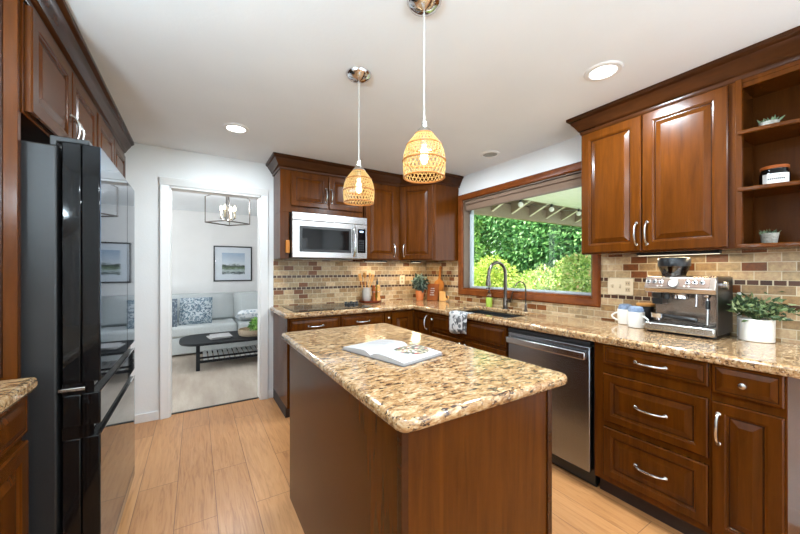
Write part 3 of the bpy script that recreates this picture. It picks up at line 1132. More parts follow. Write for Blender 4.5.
o = MB().box(.716, .752, 3.190, 3.2195, 1.455, 1.575).build('wooden_match_holder', 'midwood', bevel=.004)  # plain small wood block, use unknown
tag(o, 'small orange wood block fixed to the cabinet left of the microwave', 'wood block')

# ------------------------------------------------------------------ cooktop, sink, taps
r = thing('cooktop', 'black glass cooktop set in the back counter below the microwave', 'cooktop', (1.12, 3.18, ZT))
MB().box(.735, 1.500, 2.935, 3.44, ZT + .0005, ZT + .006).build('glass_top', 'blackgloss', r, bevel=.002)
for cx_, cy_, rr_ in ((.92, 3.07, .10), (.92, 3.31, .075), (1.24, 3.07, .075), (1.22, 3.31, .10)):
    MB().lathe([(rr_ - .003, ZT + .006), (rr_ - .003, ZT + .0066), (rr_, ZT + .0066), (rr_, ZT + .006)], (cx_, cy_, 0), 40, cap0=False, cap1=False).build('burner_ring', 'darkgray', r)
for x_, y_ in ((1.36, 3.30), (1.42, 3.30), (1.36, 3.23), (1.42, 3.23), (1.47, 3.265)):
    MB().lathe([(.020, 0), (.020, .006), (.016, .010), (.014, .026), (.004, .028)], (x_, y_, ZT + .006), 16).build('knob', 'black', r)
sx0, sx1, sy0, sy1 = sink_hole
r = thing('sink', 'dark undermount sink basin set in the granite below the window', 'sink', (2.27, 2.08, .70))
b = MB()
b.add([(sx0 - .008, sy0 - .008, .8775), (sx1 + .008, sy0 - .008, .8775), (sx1 + .008, sy1 + .008, .8775), (sx0 - .008, sy1 + .008, .8775),
       (sx0 + .004, sy0 + .004, .8775), (sx1 - .004, sy0 + .004, .8775), (sx1 - .004, sy1 - .004, .8775), (sx0 + .004, sy1 - .004, .8775),
       (sx0 + .02, sy0 + .02, .70), (sx1 - .02, sy0 + .02, .70), (sx1 - .02, sy1 - .02, .70), (sx0 + .02, sy1 - .02, .70)],
      [(0, 1, 5, 4), (1, 2, 6, 5), (2, 3, 7, 6), (3, 0, 4, 7), (4, 5, 9, 8), (5, 6, 10, 9), (6, 7, 11, 10), (7, 4, 8, 11), (8, 9, 10, 11)])
b.build('basin', 'darkgray', r)
MB().lathe([(.04, 0), (.04, .003), (.03, .004)], (2.26, 2.10, .7005), 20).build('drain', 'nickel', r)
# tall tap
r = thing('faucet', 'tall gunmetal gooseneck kitchen faucet behind the sink', 'faucet', (2.515, 2.16, ZT))
fx, fy = 2.515, 2.16
MB().lathe([(.030, 0), (.030, .006), (.022, .012), (.020, .10), (.015, .11)], (fx, fy, ZT), 18).build('base', 'gunmetal', r)
pts = [(fx, fy, ZT + .10), (fx, fy, 1.26)]
for i in range(1, 13):
    a = PI * i / 12
    pts.append((fx - .105 + .105 * math.cos(a), fy + .01 * i / 12, 1.26 + .105 * math.sin(a)))
pts += [(fx - .213, fy + .012, 1.235)]
MB().tube(pts, .0155, 12).build('spout', 'gunmetal', r)
MB().lathe([(.016, .09), (.019, .06), (.025, .0), (.020, -.004)], (fx - .216, fy + .012, 1.15), 16).build('spray_head', 'gunmetal', r)
b = MB().tube([(fx, fy - .018, 1.0), (fx, fy - .055, 1.0)], .015, 12)
b.tube([(fx, fy - .05, 1.0), (fx - .005, fy - .075, 1.03), (fx - .01, fy - .095, 1.09)], [.008, .007, .006], 8)
b.build('lever', 'gunmetal', r)
r = thing('filter_faucet', 'small slim curved water tap to the right of the tall faucet', 'faucet', (2.52, 1.935, ZT))
fx2, fy2 = 2.52, 1.935
b = MB().lathe([(.020, 0), (.020, .004), (.012, .012), (.010, .06), (.006, .075)], (fx2, fy2, ZT), 14)
b.build('base', 'gunmetal', r)
pts = [(fx2, fy2, ZT + .07), (fx2, fy2, 1.13)]
for i in range(1, 11):
    a = PI * i / 11
    pts.append((fx2 - .06 + .06 * math.cos(a), fy2 + .02 * i / 11, 1.13 + .06 * math.sin(a)))
MB().tube(pts, .0055, 8).build('spout', 'gunmetal', r)
MB().tube([(fx2 - .01, fy2, ZT + .055), (fx2 - .03, fy2 - .03, ZT + .065)], .004, 8).build('lever', 'gunmetal', r)
# soap
sp = (2.52, 2.37)
r = thing('soap_bottle', 'clear pump bottle of lime green dish soap at the back of the sink', 'bottle', (sp[0], sp[1], ZT))
MB().lathe([(.029, 0), (.032, .004), (.032, .090)], (sp[0], sp[1], ZT + .0005), 18).build('bottle', flat('green_soap', srgb(178, 204, 84), .25), r)
MB().lathe([(.032, .0905), (.032, .125), (.026, .132), (.012, .136), (.012, .140)], (sp[0], sp[1], ZT), 18).build('neck', 'clear', r)
MB().lathe([(.014, .140), (.014, .155), (.005, .157), (.005, .18), (.014, .182), (.014, .194)], (sp[0], sp[1], ZT), 14).tube([(sp[0], sp[1], ZT + .189), (sp[0] - .04, sp[1], ZT + .186)], .006, 8).build('pump', 'black', r)

# tea towel folded over the counter edge
mb = MB()
prof = [(2.02, ZT + .003), (1.965, ZT + .0035), (1.945, ZT + .002), (1.931, ZT - .012), (1.928, .87), (1.929, .82), (1.926, .78), (1.930, .745)]
yy = [2.29 - .225 * i / 12 for i in range(13)]
vs = []
for k, (x_, z_) in enumerate(prof):
    for i, y_ in enumerate(yy):
        wv = .006 * math.sin(i * 1.1) * min(1, max(0, (k - 3)) / 3)
        vs.append((x_ - abs(wv) * .8 + (.0 if k else .0), y_ + (.01 * (k - 4) / 4 if k > 4 else 0) * (i / 12 - .5), z_ - (.012 * math.sin(i * .45) if k == 7 else 0)))
n = 13
mb.add(vs, [(k * n + i, k * n + i + 1, (k + 1) * n + i + 1, (k + 1) * n + i) for k in range(7) for i in range(12)])
o = mb.build('tea_towel', 'towel')
sm = o.modifiers.new('thick', 'SOLIDIFY'); sm.thickness = .003; sm.offset = 1
tag(o, 'white tea towel with black and gray leaf print hanging over the sink edge', 'towel')

# ------------------------------------------------------------------ back counter things
TX, TY = 1.688, 3.385
o = MB().lathe([(.10, 0), (.125, .004), (.130, .012), (.130, .024), (.124, .026), (.118, .018)], (TX, TY, ZT + .0005), 36).build('lazy_susan', 'darkwood')
tag(o, 'round dark wood turntable tray on the back counter', 'tray')
zt = ZT + .0195
# utensil crock
cx_, cy_ = TX - .035, TY + .03
o = MB().lathe([(.042, 0), (.048, .01), (.050, .08), (.046, .135), (.050, .15), (.044, .15), (.040, .13)], (cx_, cy_, zt), 24).build('utensil_crock', flat('gray_stoneware', srgb(176, 168, 158), .6, var=.1))
tag(o, 'gray stoneware crock holding wooden utensils on the round tray', 'crock')
for i, (a, le, kind, lab) in enumerate(((-.9, .30, 'spatula', 'pale wooden spatula leaning left in the gray crock'), (-.3, .31, 'spoon', 'wooden spoon in the middle of the gray crock'), (.35, .305, 'spoon', 'wooden spoon leaning right in the gray crock'), (.75, .285, 'spatula', 'short wooden spatula at the right of the gray crock'))):
    base = Vector((cx_ + .012 * a, cy_, zt + .02))
    dr = Vector((.33 * a, -.08, 1)).normalized()
    b = MB().tube([base, base + dr * (le - .06)], .005, 8)
    if kind == 'spoon':
        q = base + dr * (le - .035)
        pr_ = [(max(1e-4, .024 * math.sin(PI * k / 8)), -.036 * math.cos(PI * k / 8)) for k in range(9)]
        b.lathe(pr_, q, 14, axis=dr, sx=1, sy=.45)
    else:
        q = base + dr * (le - .04)
        b.obox(q, dr.cross(Vector((0, 1, 0))), Vector((0, 1, 0)), dr, .036, .006, .085)
    o = b.build('wooden_' + kind, 'lightwood', bevel=.002)
    tag(o, lab, kind, 'wooden utensils in the crock')
# mills
for i, (dx_, dy_, mt, lab) in enumerate(((.028, -.035, 'redwood', 'red-brown wooden pepper mill on the tray, left of the pale mill'), (.080, -.050, 'lightwood', 'pale wooden salt mill on the tray, right of the red-brown mill'))):
    rr_ = thing('pepper_mill' if i == 0 else 'salt_mill', lab, 'mill', (TX + dx_, TY + dy_, zt))
    c_ = (TX + dx_, TY + dy_, zt)
    MB().lathe([(.024, 0), (.025, .02), (.017, .05), (.020, .09), (.022, .10)], c_, 18).build('base', mt, rr_)
    MB().lathe([(.0225, .10), (.0225, .106)], c_, 18).build('ring', 'nickel', rr_)
    MB().lathe([(.022, .106), (.023, .12), (.016, .15), (.020, .165), (.010, .178), (.004, .18)], c_, 18).build('head', mt, rr_)
rr_ = thing('oil_bottle', 'yellow-green glass oil bottle with black stopper at the tray\'s right', 'bottle', (TX + .095, TY + .01, zt))
c_ = (TX + .095, TY + .01, zt)
MB().lathe([(.022, 0), (.024, .01), (.024, .12), (.010, .155), (.009, .18)], c_, 18).build('bottle', 'oilglass', rr_)
MB().lathe([(.013, .18), (.013, .22), (.006, .225), (.005, .245)], c_, 14).build('stopper', 'black', rr_)
# outlet on the back wall
def wall_plate(loc, ux, n, w, h, gangs, label, group=None):
    rr_ = thing('wall_plate', label, 'outlet', loc, group)
    c = Vector(loc)
    ux, n, uz = Vector(ux), Vector(n), Vector((0, 0, 1))
    MB().obox(c + uz * h / 2 + n * .0035, ux, n, uz, w, .006, h).build('plate', 'bisque', rr_, bevel=.002)
    k = len(gangs)
    for i, g in enumerate(gangs):
        p = c + ux * ((i + .5) / k - .5) * w * .9 + uz * h / 2 + n * .0068
        if g == 'o':
            for sz in (-1, 1):
                q = p + uz * sz * .022
                f = MB().obox(q, ux, n, uz, .030, .003, .030).build('receptacle', 'bisque_dark', rr_, bevel=.001)
                MB().obox(q + ux * .006 + n * .0017, ux, n, uz, .003, .001, .009).obox(q - ux * .006 + n * .0017, ux, n, uz, .003, .001, .009).build('slot', 'black', f)
        else:
            f = MB().obox(p, ux, n, uz, .012, .003, .026).build('toggle_plate', 'bisque_dark', rr_)
            MB().obox(p + n * .008 + uz * .006, ux, n + uz * .5, uz - n * .5, .008, .016, .007).build('toggle', 'bisque', f)
    return rr_
wall_plate((2.205, YB - .0105, 1.112), EX, (0, -1, 0), .072, .115, 'o', 'single cream outlet on the back backsplash near the potted plant')
wall_plate((XR - .0105, 1.185, 1.118), (0, -1, 0), (-1, 0, 0), .165, .118, 'sso', 'triple cream plate with two switches and an outlet above the mugs')

# corner: potted plant, sign, boards
def ell_leaves(mb, c, rad, n, L, W, seed, droop=0.2, zmin=None, mi=0, shell=.5):
    rng = np.random.default_rng(seed)
    cs, ds = [], []
    for _ in range(n):
        d = rng.normal(size=3)
        d /= np.linalg.norm(d)
        rr2 = rng.uniform(shell, 1)
        p = np.array(c) + d * np.array(rad) * rr2
        if zmin is not None and p[2] < zmin:
            p[2] = zmin + rng.uniform(0, .01)
        cs.append(p)
        dd = d + rng.normal(size=3) * .6
        dd[2] -= droop
        ds.append(dd)
    mb.leaves(cs, ds, L, W, mi)
    return mb
px_, py_ = 2.325, 3.31
rr_ = thing('potted_plant', 'gray-green leafy plant in a terracotta pot in the counter corner', 'plant', (px_, py_, ZT))
MB().lathe([(.038, 0), (.040, .003), (.054, .115), (.054, .118), (.049, .118), (.047, .108)], (px_, py_, ZT + .0005), 24).build('pot', 'terracotta', rr_)
MB().lathe([(.047, .10), (.01, .106)], (px_, py_, ZT), 20).build('soil', 'soil', rr_)
sb = MB()
for i in range(9):
    a = i * 2.4
    sb.tube([(px_, py_, ZT + .10), (px_ + .03 * math.cos(a), py_ + .03 * math.sin(a), ZT + .17), (px_ + .07 * math.cos(a), py_ + .06 * math.sin(a), ZT + .23)], .002, 5)
sb.build('stem', 'leaf_gray', rr_)
ell_leaves(MB(), (px_, py_, ZT + .215), (.085, .08, .092), 200, .055, .036, 5, zmin=ZT + .12, shell=.2).build('foliage', 'leaf_gray', rr_, smooth=False)

def leaning(name, label, cat, c, ux, lean, shape, th, mat):
    """flat board standing on the counter, tipped back; shape in (across, up)"""
    ux = Vector(ux).normalized()
    n = ux.cross(Vector((0, 0, 1)))
    up = (Vector((0, 0, 1)) - n * lean).normalized()
    nn = ux.cross(up)
    c = Vector(c)
    rr_ = thing(name, label, cat, c)
    mb = MB()
    mb.prism(shape, 0, th, tf=lambda a, b, z: tuple(c + ux * a + up * b + nn * z))
    mb.build('board', mat, rr_, bevel=.003)
    return rr_, ux, up, nn, c
def round_board(w, h, hw, hh, k=6):
    pts = [(-w / 2, .0), (w / 2, 0), (w / 2, h - .06)]
    for i in range(1, k):
        a = PI / 2 * i / k
        pts.append((hw / 2 + (w / 2 - hw / 2) * math.cos(a), h - .06 + .06 * math.sin(a)))
    pts += [(hw / 2, h + .02), (hw / 2 * .9, h + hh - .02)]
    for i in range(1, 6):
        a = PI * i / 6
        pts.append((hw * .6 * math.cos(a), h + hh - .012 + .02 * math.sin(a)))
    left = [(-a, b) for a, b in pts[2:] if a > 1e-6][::-1]
    return pts + left
dgd = (.62, -.78, 0)
dgn = Vector((.62, -.78, 0)).normalized()
rr_, ux, up, nn, c = leaning('cutting_board', 'tall orange wood cutting board with a handle, leaning at the window casing', 'cutting board', (2.525, 3.21, ZT + .001), (.12, -1, 0), .14, round_board(.165, .25, .034, .16), .014, 'midwood')
MB().lathe([(.007, 0), (.007, .002)], c + up * .385 + nn * .0135, 12, axis=nn).build('hang_hole', 'black', rr_)
rr_, ux, up, nn, c = leaning('wooden_sign', 'small red-brown wood sign with white lettering beside the terracotta pot', 'sign', (2.425, 3.19, ZT + .001), (.5, -.86, 0), .22, [(-.07, 0), (.07, 0), (.07, .205), (-.07, .205)], .012, 'redwood')
lb = MB()
rl = random.Random(4)
for i, nl in enumerate((4, 5, 4, 5)):
    a = -.005 * nl
    for k in range(nl):
        wd = rl.uniform(.005, .009)
        lb.obox(c + ux * (a + k * .0115 - .002) + up * (.145 - i * .026) + nn * .0128, ux, nn, up, wd, .0012, rl.uniform(.008, .013))
lb.build('lettering', 'white', rr_)
# small paddle board with curved tail
sh = [(-.045, 0), (.03, 0), (.045, .012), (.062, .016), (.078, .035), (.076, .062), (.058, .07), (.058, .058), (.066, .050), (.062, .034), (.048, .034), (.036, .045), (.03, .075), (.028, .115), (-.045, .118)]
rr_, ux, up, nn, c = leaning('small_board', 'small pale wood board with a curled side, right of the red-brown sign', 'board', (2.475, 3.05, ZT + .001), (.45, -.9, 0), .12, sh, .012, 'lightwood')

# ------------------------------------------------------------------ espresso machine
EX0, EX1, EY0, EY1 = 2.30, 2.57, .605, .928         # front, back, right, left
r = thing('espresso_machine', 'stainless steel espresso machine with bean hopper on the right counter', 'espresso machine', (2.43, .78, ZT))
z = ZT
MB().box(EX0 + .04, EX1, EY0 + .004, EY1 - .004, z + .0005, z + .012).build('foot_plate', 'black', r, bevel=.003)
MB().box(EX0, EX0 + .20, EY0 + .002, EY1 - .002, z + .013, z + .060).build('drip_tray', 'steel', r, bevel=.008)
g = MB().box(EX0 + .012, EX0 + .15, EY0 + .016, EY1 - .016, z + .0605, z + .063)
g.build('tray_grate', 'darkgray', r)
gb = MB()
for i in range(13):
    y_ = EY0 + .03 + i * .022
    gb.box(EX0 + .016, EX0 + .145, y_, y_ + .010, z + .063, z + .066)
gb.build('grate_bars', 'chrome', r)
MB().box(EX0 + .15, EX1, EY0 + .004, EY1 - .004, z + .012, z + .235).build('rear_body', 'steel_warm', r, bevel=.006)
hd = MB()
pf = [(EX0 + .005, z + .262), (EX0 + .022, z + .235), (EX1, z + .235), (EX1, z + .335), (EX0 + .055, z + .335), (EX0 + .035, z + .328)]
hd.prism([(a, b) for a, b in pf], EY0, EY1, tf=lambda a, b, y: (a, y, b))
head = hd.build('head', 'steel_warm', r, bevel=.005)
MB().box(EX0 + .03, EX1 + .006, EY0 - .003, EY0 + .002, z + .02, z + .33).build('side_panel', 'gunmetal', r, bevel=.002)
# front panel direction: leans back
fa, fb = Vector((EX0 + .005, 0, z + .262)), Vector((EX0 + .035, 0, z + .328))
fup = (fb - fa).normalized()
fn = Vector((0, -1, 0)).cross(fup).normalized()
def fp(y, t_):
    return Vector((fa.x, y, fa.z)) + fup * t_ + fn * .001
MB().obox(fp((EY0 + EY1) / 2, .036), DN, fn, fup, EY1 - EY0 - .05, .002, .050).build('control_panel', flat('panel_bronze', srgb(128, 108, 96), .35, .8), r, bevel=.001)
ga = MB().lathe([(.027, 0), (.027, .006), (.024, .007)], fp(.787, .032), 24, axis=fn).build('pressure_gauge', 'gunmetal', r)
MB().lathe([(.021, .0072), (.021, .008)], fp(.787, .032), 24, axis=fn).build('gauge_face', 'ceramic', ga)
MB().obox(fp(.787, .034) + fn * .009, (fup + DN).normalized(), fn, fup.cross(fn), .020, .001, .003).build('needle', 'ink', ga)
for y_ in (.908, .878, .845, .722, .690, .660):
    bo = MB().lathe([(.012, 0), (.012, .005), (.010, .006)], fp(y_, .040), 16, axis=fn).build('button', 'chrome', r)
    MB().lathe([(.007, .0062), (.007, .0072)], fp(y_, .040), 14, axis=fn).build('button_cap', 'darkgray', bo)
for y_ in (.86, .84, .735, .715):
    MB().lathe([(.004, 0), (.004, .003)], fp(y_, .016), 10, axis=fn).build('indicator', 'ceramic', r)
tm = MB()
text_mesh(tm, 'Breville', fp(.782, .061) + fn * .0005, DN, fup, .016)
tm.build('lettering', 'white', r)
# hopper
hx, hy = 2.43, .822
MB().lathe([(.055, .0), (.058, .012), (.075, .055)], (hx, hy, z + .336), 28, cap1=False).build('bean_hopper', 'smoke', r)
MB().lathe([(.05, .001), (.054, .012), (.062, .03)], (hx, hy, z + .337), 24).build('beans', 'soil', r)
MB().lathe([(.077, .055), (.078, .06), (.078, .098), (.074, .105), (.06, .107)], (hx, hy, z + .336), 28).build('hopper_lid', flat('lid_gray', srgb(28, 31, 36), .35), r)
# grinder outlet, group head, portafilter
b = MB().lathe([(.030, .235), (.032, .215), (.024, .200)], (EX0 + .085, .885, z), 18).box(EX0 + .07, EX0 + .15, .86, .91, z + .165, z + .20)
b.build('grinder_cradle', 'black', r, bevel=.002)
MB().lathe([(.036, .235), (.040, .228), (.040, .205), (.033, .200)], (EX0 + .085, .775, z), 24).build('group_head', 'chrome', r)
pf_ = MB().lathe([(.020, .082), (.033, .086), (.035, .108), (.037, .112), (.030, .112)], (EX0 + .06, .875, z), 22)
pf_.tube([(EX0 + .06, .875, z + .070), (EX0 + .06, .875, z + .083)], .012, 10)
pfo = pf_.build('portafilter', 'chrome', r)
MB().tube([(EX0 + .055, .845, z + .100), (EX0 + .045, .80, z + .099), (EX0 + .03, .70, z + .092), (EX0 + .028, .685, z + .091)], [.009, .012, .014, .010], 12).build('handle', 'black', pfo)
# steam wand and hot water spout, dial
b = MB().ball((EX0 + .075, .655, z + .228), .016, 14)
b.tube([(EX0 + .075, .655, z + .225), (EX0 + .065, .650, z + .17), (EX0 + .05, .648, z + .09), (EX0 + .046, .648, z + .070)], [.006, .006, .005, .005], 10)
b.build('steam_wand', 'chrome', r)
MB().tube([(EX0 + .070, .652, z + .20), (EX0 + .062, .649, z + .155)], .011, 12).build('wand_grip', 'black', r)
MB().tube([(EX0 + .09, .705, z + .232), (EX0 + .088, .705, z + .175), (EX0 + .08, .705, z + .16)], .006, 10).build('water_spout', 'chrome', r)
MB().lathe([(.022, 0), (.022, .018), (.018, .021)], (2.42, EY0 - .003, z + .285), 20, axis=(0, -1, 0)).build('steam_dial', 'chrome', r)
# tamper slot
MB().lathe([(.018, 0), (.018, .03), (.01, .033)], (EX0 + .06, .835, z + .2), 14).build('tamper', 'black', r)

# canister behind the machine, mugs
r = thing('canister', 'black canister with a wooden lid behind the mugs and the espresso machine', 'canister', (2.535, 1.01, ZT))
MB().lathe([(.044, 0), (.046, .004), (.046, .128), (.044, .13)], (2.535, 1.01, ZT + .0005), 26).build('body', 'black', r)
MB().lathe([(.048, .131), (.050, .134), (.050, .146), (.047, .149)], (2.535, 1.01, ZT), 26).build('lid', 'lightwood', r)
def mug(loc, rot, label, napkin):
    rr_ = thing('mug', label, 'mug', loc, None)
    c = Vector(loc) + Vector((0, 0, .0005))
    MB().lathe([(.038, 0), (.043, .003), (.047, .05), (.047, .100), (.044, .101), (.042, .096), (.040, .01)], c, 26, cap1=True).build('body', 'ceramic', rr_)
    d = Vector((math.cos(rot), math.sin(rot), 0))
    pts = [c + d * (.044 + .034 * math.sin(PI * i / 10)) + Vector((0, 0, .022 + .055 * i / 10)) for i in range(11)]
    MB().tube(pts, .0055, 8).build('handle', 'ceramic', rr_)
    return c
c1 = mug((2.50, 1.115, ZT), PI * .62, 'white mug at the left, under the triple switch plate', 0)
c2 = mug((2.405, 1.012, ZT), -PI * .56, 'white mug at the right, next to the espresso machine', 1)
def cloth_roll(c, lab, tilt):
    mb = MB()
    for i in range(14):
        a = 2 * PI * i / 14
        b_ = 2 * PI * (i + 1) / 14
    pr_ = [(.039, .070), (.041, .095), (.041, .115), (.036, .130), (.022, .136), (.006, .134)]
    mb.lathe(pr_, c, 22, sx=1.0, sy=1.0)
    for i in range(5):
        a = i * 1.3
        mb.tube([c + Vector((.039 * math.cos(a + k * .25), .039 * math.sin(a + k * .25), .110 + .004 * math.sin(k + i))) for k in range(6)], .004, 6)
    o = mb.build('cloth_roll', 'sock')
    tag(o, lab, 'cloth')
cloth_roll(c1, 'rolled blue-gray cloth stuffed in the left mug', 0)
cloth_roll(c2, 'rolled blue-gray cloth stuffed in the right mug', 1)

# white planter on the right counter
px2, py2 = 2.485, .492
r = thing('planter', 'oval white ceramic planter with trailing green leaves right of the espresso machine', 'plant', (px2, py2, ZT))
MB().lathe([(.058, 0), (.062, .003), (.063, .112), (.060, .115), (.056, .112), (.055, .10)], (px2, py2, ZT + .0005), 30, sy=1.08).build('pot', 'ceramic', r)
MB().lathe([(.056, .10), (.01, .104)], (px2, py2, ZT), 20).build('soil', 'soil', r)
sb = MB()
tips = []
rng = random.Random(11)
for i in range(26):
    a = i * 2.39996
    le = rng.uniform(.06, .145)
    hgt = rng.uniform(.03, .10)
    q = [(px2, py2, ZT + .10), (px2 + le * .5 * math.cos(a) * .8, py2 + le * .5 * math.sin(a), ZT + .12 + hgt), (px2 + le * .66 * math.cos(a), py2 + le * .85 * math.sin(a), ZT + .115 + hgt * .75)]
    q = [(min(x_, 2.572), min(y_, .56), z_) for x_, y_, z_ in q]
    sb.tube(q, .0016, 5)
    tips += q[1:]
sb.build('stem', 'leaf_house', r)
lb = MB()
cs, ds = [], []
rgn = np.random.default_rng(2)
for q in tips:
    for _ in range(6):
        p = np.array(q) + rgn.normal(size=3) * .016
        p[0] = min(p[0], 2.565)
        p[1] = min(p[1], .56)
        d = np.array([p[0] - px2, p[1] - py2, .03]) * 8 + rgn.normal(size=3) * .7
        d[0] = min(d[0], .1) if p[0] > 2.53 else d[0]
        cs.append(p); ds.append(d)
lb.leaves(cs, ds, .034, .019)
lb.build('foliage', 'leaf_house', r, smooth=False)
# white power strip / cord cover behind the planter
o = MB().box(2.56, 2.584, .566, .582, ZT + .001, 1.17).build('white_slate', 'white', bevel=.003)
tag(o, 'narrow white upright slab on the counter between the espresso machine and planter', 'board')

# shelf things
def succulent(loc, rad, h, label, n, seed):
    rr_ = thing('succulent', label, 'plant', loc)
    c = Vector(loc)
    MB().lathe([(rad * .72, 0), (rad * .8, .003), (rad, h), (rad * .9, h), (rad * .88, h * .85)], c + Vector((0, 0, .0005)), 20).build('pot', 'speckle', rr_)
    mb = MB()
    rg_ = np.random.default_rng(seed)
    cs, ds = [], []
    for i in range(n):
        a = rg_.uniform(0, 2 * PI)
        q = rg_.uniform(0, .75) * rad
        cs.append((c.x + q * math.cos(a), c.y + q * math.sin(a), c.z + h * .85))
        ds.append((math.cos(a) * .7, math.sin(a) * .7, rg_.uniform(.5, 1.2)))
    mb.leaves(cs, ds, rad * .9, rad * .35, fold=.4)
    mb.build('leaves', 'leaf_succ', rr_, smooth=False)
succulent((2.395, .43, 1.9855), .036, .032, 'low succulent in a speckled dish on the top curved shelf', 26, 3)
succulent((2.455, .44, 1.4225), .034, .055, 'little spiky succulent in a speckled gray pot on the lowest curved shelf', 30, 4)
r = thing('candle_jar', 'dark glass candle jar with a wooden lid and white label on the middle shelf', 'jar', (2.44, .42, 1.7035))
c_ = (2.44, .42, 1.7035)
MB().lathe([(.050, 0), (.053, .004), (.053, .066), (.046, .076), (.046, .086)], c_, 30).build('jar', 'blackgloss', r)
MB().lathe([(.049, .0865), (.050, .089), (.050, .099), (.047, .102)], c_, 28).build('lid', 'redwood', r)
lbm = MB()
vs, fs = [], []
a0 = math.atan2(-.42, -2.44)
for i in range(13):
    a = a0 - .95 + 1.9 * i / 12 + .12
    for zz in (.010, .060):
        vs.append((c_[0] + .0536 * math.cos(a), c_[1] + .0536 * math.sin(a), c_[2] + zz))
lbm.add(vs, [(2 * i, 2 * i + 2, 2 * i + 3, 2 * i + 1) for i in range(12)])
lo = lbm.build('label_band', 'label', r)
lm = MB()
for zz, hw_, hh in ((.050, .25, .004), (.034, .5, .009), (.020, .4, .003)):
    for i in range(9):
        a = a0 + .12 + hw_ * (i / 4 - 1)
        lm.obox((c_[0] + .0540 * math.cos(a), c_[1] + .0540 * math.sin(a), c_[2] + zz), (-math.sin(a), math.cos(a), 0), (math.cos(a), math.sin(a), 0), (0, 0, 1), hw_ * .0095, .0006, hh)
lm.build('lettering', 'ink', lo)

# under-cabinet lights
def under_light(x0, x1, y0, y1, label, e):
    rr_ = thing('under_cabinet_light', label, 'light', ((x0 + x1) / 2, (y0 + y1) / 2, UB - .018))
    MB().box(x0, x1, y0, y1, UB - .017, UB - .0005).build('housing', 'black', rr_, bevel=.002)
    MB().box(x0 + .006, x1 - .006, y0 + .006, y1 - .006, UB - .0185, UB - .017).build('diffuser', 'strip', rr_)
    l_ = lamp('under_cabinet_lamp', 'AREA', ((x0 + x1) / 2, (y0 + y1) / 2, UB - .021), e, (1, .80, .52), rr_, shape='RECTANGLE', size=x1 - x0 - .012, size_y=y1 - y0 - .012)
under_light(2.43, 2.47, .62, 1.02, 'slim light bar under the large cabinet above the espresso machine', 1.5)
under_light(1.62, 1.90, 3.37, 3.41, 'slim light bar under the single-door cabinet beside the microwave', 1.0)
under_light(2.22, 2.34, 3.30, 3.36, 'short light bar under the corner wall cabinet', 2.0)

# ------------------------------------------------------------------ open cookbook on the island
bv = Vector((.968, .25, 0))                    # along the spine
bu = Vector((.25, -.968, 0))                   # toward the right-hand page
bc = Vector((.752, 1.300, ZI))
rr_ = thing('cookbook', 'open cookbook with a salad photo lying on the island', 'book', bc)
def pg(u):
    """height of the page surface at distance u from the spine"""
    a = abs(u)
    return .010 + .016 * math.sin(min(1, a / .05) * PI / 2) * (1 - (a / .2) ** 2 * .8)
def sheet(u0, u1, v0, v1, lift, nu=12, base=None):
    vs, fs = [], []
    for i in range(nu + 1):
        u = u0 + (u1 - u0) * i / nu
        for v_ in (v0, v1):
            vs.append(bc + bu * u + bv * v_ + Vector((0, 0, pg(u) + lift)))
    k = len(vs)
    fs = [(2 * i, 2 * i + 2, 2 * i + 3, 2 * i + 1) for i in range(nu)]
    if base is not None:
        for i in range(nu + 1):
            u = u0 + (u1 - u0) * i / nu
            for v_ in (v0, v1):
                vs.append(bc + bu * u + bv * v_ + Vector((0, 0, base)))
        fs += [(k + 2 * i + 1, k + 2 * i + 3, k + 2 * i + 2, k + 2 * i) for i in range(nu)]
        for i in range(nu):
            fs += [(2 * i, k + 2 * i, k + 2 * i + 2, 2 * i + 2), (2 * i + 1, 2 * i + 3, k + 2 * i + 3, k + 2 * i + 1)]
        fs += [(0, 1, k + 1, k), (2 * nu, k + 2 * nu, k + 2 * nu + 1, 2 * nu + 1)]
    return vs, fs
MB().add(*sheet(.001, .196, -.122, .122, 0, base=.0035)).build('page_block', 'paper', rr_)
MB().add(*sheet(-.196, -.001, -.122, .122, 0, base=.0035)).build('page_block', 'paper', rr_)
b = MB()
for s_ in (-1, 1):
    b.obox(bc + bu * s_ * .1005 + Vector((0, 0, .002)), bu, bv, (0, 0, 1), .2, .252, .003)
b.build('cover', flat('book_cover', srgb(92, 90, 92), .4), rr_)
# salad bowl photograph printed over the right page
vs, fs = [bc + bu * .088 + bv * .042 + Vector((0, 0, pg(.088) + .0014))], []
ns = 40
for k in range(1, 5):
    for i in range(ns):
        a = 2 * PI * i / ns
        u, v_ = .088 + .078 * k / 4 * math.cos(a), .042 + .078 * k / 4 * math.sin(a)
        vs.append(bc + bu * u + bv * v_ + Vector((0, 0, pg(u) + .0014)))
for i in range(ns):
    fs.append((0, 1 + i, 1 + (i + 1) % ns))
    for k in range(3):
        a, b_ = 1 + k * ns + i, 1 + k * ns + (i + 1) % ns
        fs.append((a, a + ns, b_ + ns, b_))
fs = [tuple(reversed(f)) if True else f for f in fs]
MB().add(vs, fs).build('photo', 'salad', rr_)
lm = MB()
for i, (u0, u1, v0) in enumerate(((.05, .12, -.085), (.03, .17, -.098), (.012, .03, -.05), (-.17, -.06, .09), (-.17, -.05, .075), (-.17, -.08, .06), (-.17, -.05, .03), (-.17, -.05, .015), (-.17, -.09, .0))):
    lm.add(*sheet(u0, u1, v0, v0 + .004, .0006, 6))
lm.build('print', flat('gray_print', srgb(150, 148, 146), .6), rr_)

